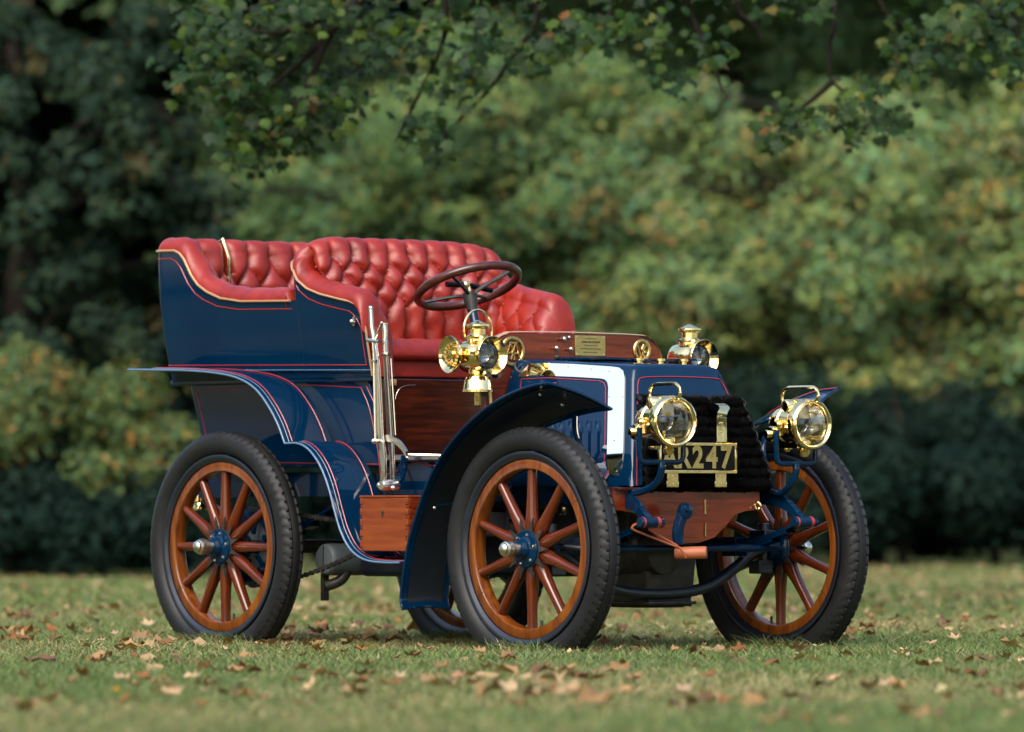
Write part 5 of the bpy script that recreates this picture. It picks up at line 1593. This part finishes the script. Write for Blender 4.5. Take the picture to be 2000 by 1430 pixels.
# the upper crown, out of the picture
lbs = [(-2.5, 0, 5.3, 3.0, 2.0, 1.2), (0, 0, 6.8, 3.2, 3.0, 2.0), (2.4, 0.5, 5.4, 2.5, 2.4, 1.6), (-5.0, 3.0, 5.6, 2.2, 1.8, 1.0)]
cr = link('crown', crown_mesh('crown', lbs, 260, 40, 0.15, 0.6, PAL_OVER), ov); cr.rotation_euler = (0, 0, TH)

# trees round the rest of the lawn: they close the clearing on the other sides
ring = [(-46, 24), (-44, 10), (-42, -4), (-40, -18), (-24, -26), (-8, -30), (8, -30), (24, -26), (40, -16), (44, 0), (44, 18), (-42, 38), (-30, 48), (30, 48), (42, 34), (-33, 31), (-34, 25), (-33, 19.5), (-35, 14), (-34, 8), (-36, 2), (-32, 37), (-36, -5), (-29, 43)]
for i, (la, de) in enumerate(ring):
    src = (t3, t4, t5, t6)[i % 4]
    c = copy_tree(src, cw(la, de, GZ), TH + 1.3 * i, (1.9, 2.0, 1.6, 1.7)[i % 4] if i < 15 else 1.25)
    tag(c, 'tall broadleaf tree standing round the rest of the clearing', 'tree', 'trees round the rest of the clearing')

# ------------------------------------------------------------------ grass
def patch(la, de):
    return 0.5 + 0.25 * np.sin(la * 1.7 + 0.6 * de) * np.sin(de * 0.55 + 1.1) + 0.25 * np.sin(la * 0.9 - de * 0.8 + 2.0) + 0.12 * np.sin(la * 5.1 + de * 3.3)


def grass(name, d0, d1, n, hgt, wid, marg):
    u = rng.random(n); de = np.sqrt(d0 ** 2 + u * (d1 ** 2 - d0 ** 2)); la = (rng.random(n) * 2 - 1) * (de * 1000 / F_PX * 1.18 + marg)
    bx = np.array(cw(0, 0)[:]); R_ = np.array(RV[:]); W_ = np.array(WV[:])
    base = bx[None] + la[:, None] * R_ + de[:, None] * W_; base[:, 2] = GZ - 0.002
    a = rng.random(n) * 2 * np.pi; dirv = np.stack([np.cos(a), np.sin(a), np.zeros(n)], 1)
    pt = patch(la, de)
    h = hgt * (0.45 + 0.9 * rng.random(n)) * (0.85 + 0.3 * (1 - pt)); w = wid * (0.6 + 0.8 * rng.random(n))
    lean = rng.normal(size=(n, 3)) * 0.8; lean[:, 2] = 0
    side = dirv * w[:, None] * 0.5
    tip = base + lean * h[:, None]; tip[:, 2] += h
    mid = base + lean * h[:, None] * 0.35; mid[:, 2] += h * 0.55
    V = np.stack([base - side, base + side, mid + side * 0.7, mid - side * 0.7, tip], 1).reshape(-1, 3)
    k = np.arange(n)[:, None] * 5
    Fi = np.concatenate([k + np.array([[0, 1, 2]]), k + np.array([[0, 2, 3]]), k + np.array([[3, 2, 4]])], 0)
    green = palette(n, [(0.120, 0.164, 0.053), (0.096, 0.148, 0.053), (0.144, 0.176, 0.062)], [3, 2, 2]); straw = palette(n, [(0.323, 0.264, 0.136), (0.264, 0.221, 0.115), (0.196, 0.191, 0.076)], [2, 2, 2])
    ps = np.clip((pt - 0.50) * 1.2 + 0.20 + 0.32 * np.exp(-((de - 28) / 6.0) ** 2), 0.04, 0.8)
    col = np.where((rng.random(n) < ps)[:, None], straw, green)
    C = np.repeat(col[:, None, :], 5, 1).reshape(-1, 3)
    return V, Fi, C


parts = [grass('g', 12.5, 20, 120000, 0.036, 0.006, 0.4), grass('g', 20, 30, 150000, 0.036, 0.007, 0.6), grass('g', 30, 56, 90000, 0.045, 0.015, 1.0)]
def tuft_grass(cx, cy, n):
    V, Fi, C = grass('g', 20, 21, n, 0.052, 0.006, 0.0)
    base = V.reshape(-1, 5, 3); a = rng.random(n) * 2 * np.pi; r = np.sqrt(rng.random(n))
    nx = cx + np.cos(a) * r * 0.26; ny = cy + np.sin(a) * (0.055 + 0.03 * rng.random(n))
    sh = np.stack([nx, ny, np.zeros(n)], 1) - base[:, :2, :].mean(1) * np.array([1, 1, 0])
    return (base + sh[:, None, :]).reshape(-1, 3), Fi, C


for wx, wy in ((0, -T2), (0, T2), (WB, -T2), (WB, T2)): parts.append(tuft_grass(wx, wy, 900))
V = np.concatenate([p[0] for p in parts]); o = 0; Fs = []
for p in parts: Fs.append(p[1] + o); o += len(p[0])
gr = link('grass', np_mesh('grass', V, np.concatenate(Fs), np.concatenate([p[2] for p in parts]), 'grass_blade'))
tag(gr, 'short mown grass with straw-coloured patches covering the lawn', 'grass', kind='stuff')

# ------------------------------------------------------------------ fallen leaves
KINDS = [('pale tan', [(0.32, 0.22, 0.11), (0.38, 0.27, 0.15)]), ('light brown', [(0.20, 0.115, 0.045), (0.24, 0.14, 0.06)]), ('rusty orange-brown', [(0.20, 0.075, 0.022), (0.16, 0.062, 0.02)]), ('dark brown', [(0.12, 0.060, 0.028), (0.09, 0.048, 0.024)])]
LM = []
for ki, (nm, cols) in enumerate(KINDS):
    for v_ in range(5):
        tv, tf = lobed(0.0); tv = np.array(tv); ang = np.arctan2(tv[:, 1], tv[:, 0])
        rad = np.hypot(tv[:, 0], tv[:, 1]); tv[:, :2] *= (np.where(rad > 0.2, (0.42 + 0.35 * rng.random(len(tv))) / np.maximum(rad, 0.2) * 0.55 + 0.45, 1))[:, None]
        tv[:, 0] *= rng.uniform(0.55, 1.0)
        cu = rng.uniform(1.6, 3.4); tw_ = rng.uniform(-0.8, 0.8); a = rng.uniform(0, 3.14)
        ax_ = tv[:, 0] * math.cos(a) + tv[:, 1] * math.sin(a); pr = -tv[:, 0] * math.sin(a) + tv[:, 1] * math.cos(a)
        z = 0.32 * cu * ax_ ** 2 + tw_ * ax_ * pr * 0.6 + rng.normal(size=len(tv)) * 0.11
        ax2 = np.sin(ax_ * cu * 0.8) / (cu * 0.8)
        xx = ax2 * math.cos(a) - pr * math.sin(a); yy = ax2 * math.sin(a) + pr * math.cos(a)
        V = np.stack([xx, yy, z], 1)
        V = np.concatenate([V, [[0.01, -0.62, 0.12], [0.03, -0.3, 0.0]]]); f = list(tf) + [(0, 13, 14)]
        c = np.array(cols)[rng.integers(2)] * (0.9 + 0.2 * rng.random())
        C = np.repeat(c[None], len(V), 0) * (1 + 0.15 * rng.normal(size=(len(V), 1)))
        LM.append((ki, np_mesh('fallen_leaf', V, np.array(f), np.clip(C, 0.01, 1), 'dry_leaf')))


def leaf_spot(d0, d1):
    while True:
        de = math.sqrt(rng.uniform(d0 ** 2, d1 ** 2)); la = rng.uniform(-1, 1) * (de * 1000 / F_PX * 1.04)
        dens = 0.30 + 0.7 * max(0, math.sin(la * 2.3 + de * 0.9) * math.sin(de * 1.3 - la)) + 0.25 * (la > 0)
        if rng.random() < dens: return la, de


nleaf = 0
while nleaf < 296:
    la, de = leaf_spot(14.0, 31.0)
    clus = 1 if rng.random() < 0.55 else int(rng.integers(2, 8))
    for _ in range(clus):
        ki, me = LM[int(rng.choice(20, p=np.array([0.045] * 5 + [0.075] * 5 + [0.045] * 5 + [0.035] * 5)))]
        o = link('fallen_leaf', me)
        p = cw(la + rng.normal() * 0.09, de + rng.normal() * 0.12, GZ + 0.027 + rng.random() * 0.014)
        o.location = p; s = 0.032 + 0.058 * rng.random() ** 1.3; o.scale = (s, s, s)
        o.rotation_euler = (rng.normal() * 0.22 + (math.pi if rng.random() < 0.4 else 0), rng.normal() * 0.22, rng.uniform(0, 6.28))
        tag(o, 'curled %s fallen leaf lying on the lawn' % KINDS[ki][0], 'leaf', '%s fallen leaves on the lawn' % KINDS[ki][0])
        nleaf += 1
# the many smaller and farther leaves
n = 3600
de = np.sqrt(rng.uniform(15.0 ** 2, 55.0 ** 2, n)); la = (rng.random(n) * 2 - 1) * (de * 1000 / F_PX * 1.15 + 0.3)
kp = (rng.random(n) < 0.35 + 0.65 * np.clip(np.sin(la * 1.9 + de * 0.7) * np.sin(de * 0.6 - la) * 1.4, 0, 1)); de = de[kp]; la = la[kp]; n = len(de)
wp = np.array(cw(0, 0)[:])[None] + la[:, None] * np.array(RV[:]) + de[:, None] * np.array(WV[:]); wp[:, 2] = GZ + 0.03
V, Fi, C = scatter(*lobed(-0.5), wp, rng.normal(size=(n, 3)) * 0.2 + np.array([0, 0, 1]), 0.048 * (0.6 + 0.7 * rng.random(n)), palette(n, [(0.36, 0.26, 0.14), (0.26, 0.15, 0.07), (0.20, 0.08, 0.025), (0.10, 0.05, 0.025)], [4, 3, 1.5, 1]))
tag(link('leaf_litter', np_mesh('leaf_litter', V, Fi, C, 'dry_leaf')), 'scattered small dry leaves over the farther lawn', 'leaves', kind='stuff')

# yellow flower in the foreground grass
p = at(226, 1352, z=GZ + 0.04)
fl = bpy.data.objects.new('dandelion', None); COL.objects.link(fl); fl.location = (p.x, p.y, GZ)
tag(fl, 'small yellow dandelion flower in the front left grass', 'flower')
mat('petal_yellow', (0.75, 0.48, 0.02), 0.6); mat('stem_green', (0.10, 0.18, 0.05), 0.6)
MB().tube([(0, 0, 0), (0.004, 0, 0.02), (0.002, 0, 0.042)], 0.0018, 6).build('stem', 'stem_green', fl)
m = MB()
for r_, nn, zz in ((0.016, 14, 0.044), (0.011, 11, 0.049), (0.006, 7, 0.052)):
    for k in range(nn):
        a = 2 * math.pi * k / nn + r_ * 90; c, s_ = math.cos(a), math.sin(a)
        m.add([(0.002, 0, zz - 0.004), (0.002 + c * r_ * .6 - s_ * .003, s_ * r_ * .6 + c * .003, zz), (0.002 + c * r_, s_ * r_, zz + 0.003), (0.002 + c * r_ * .6 + s_ * .003, s_ * r_ * .6 - c * .003, zz)], [(0, 1, 2, 3)])
m.build('petals', 'petal_yellow', fl, smooth=0)
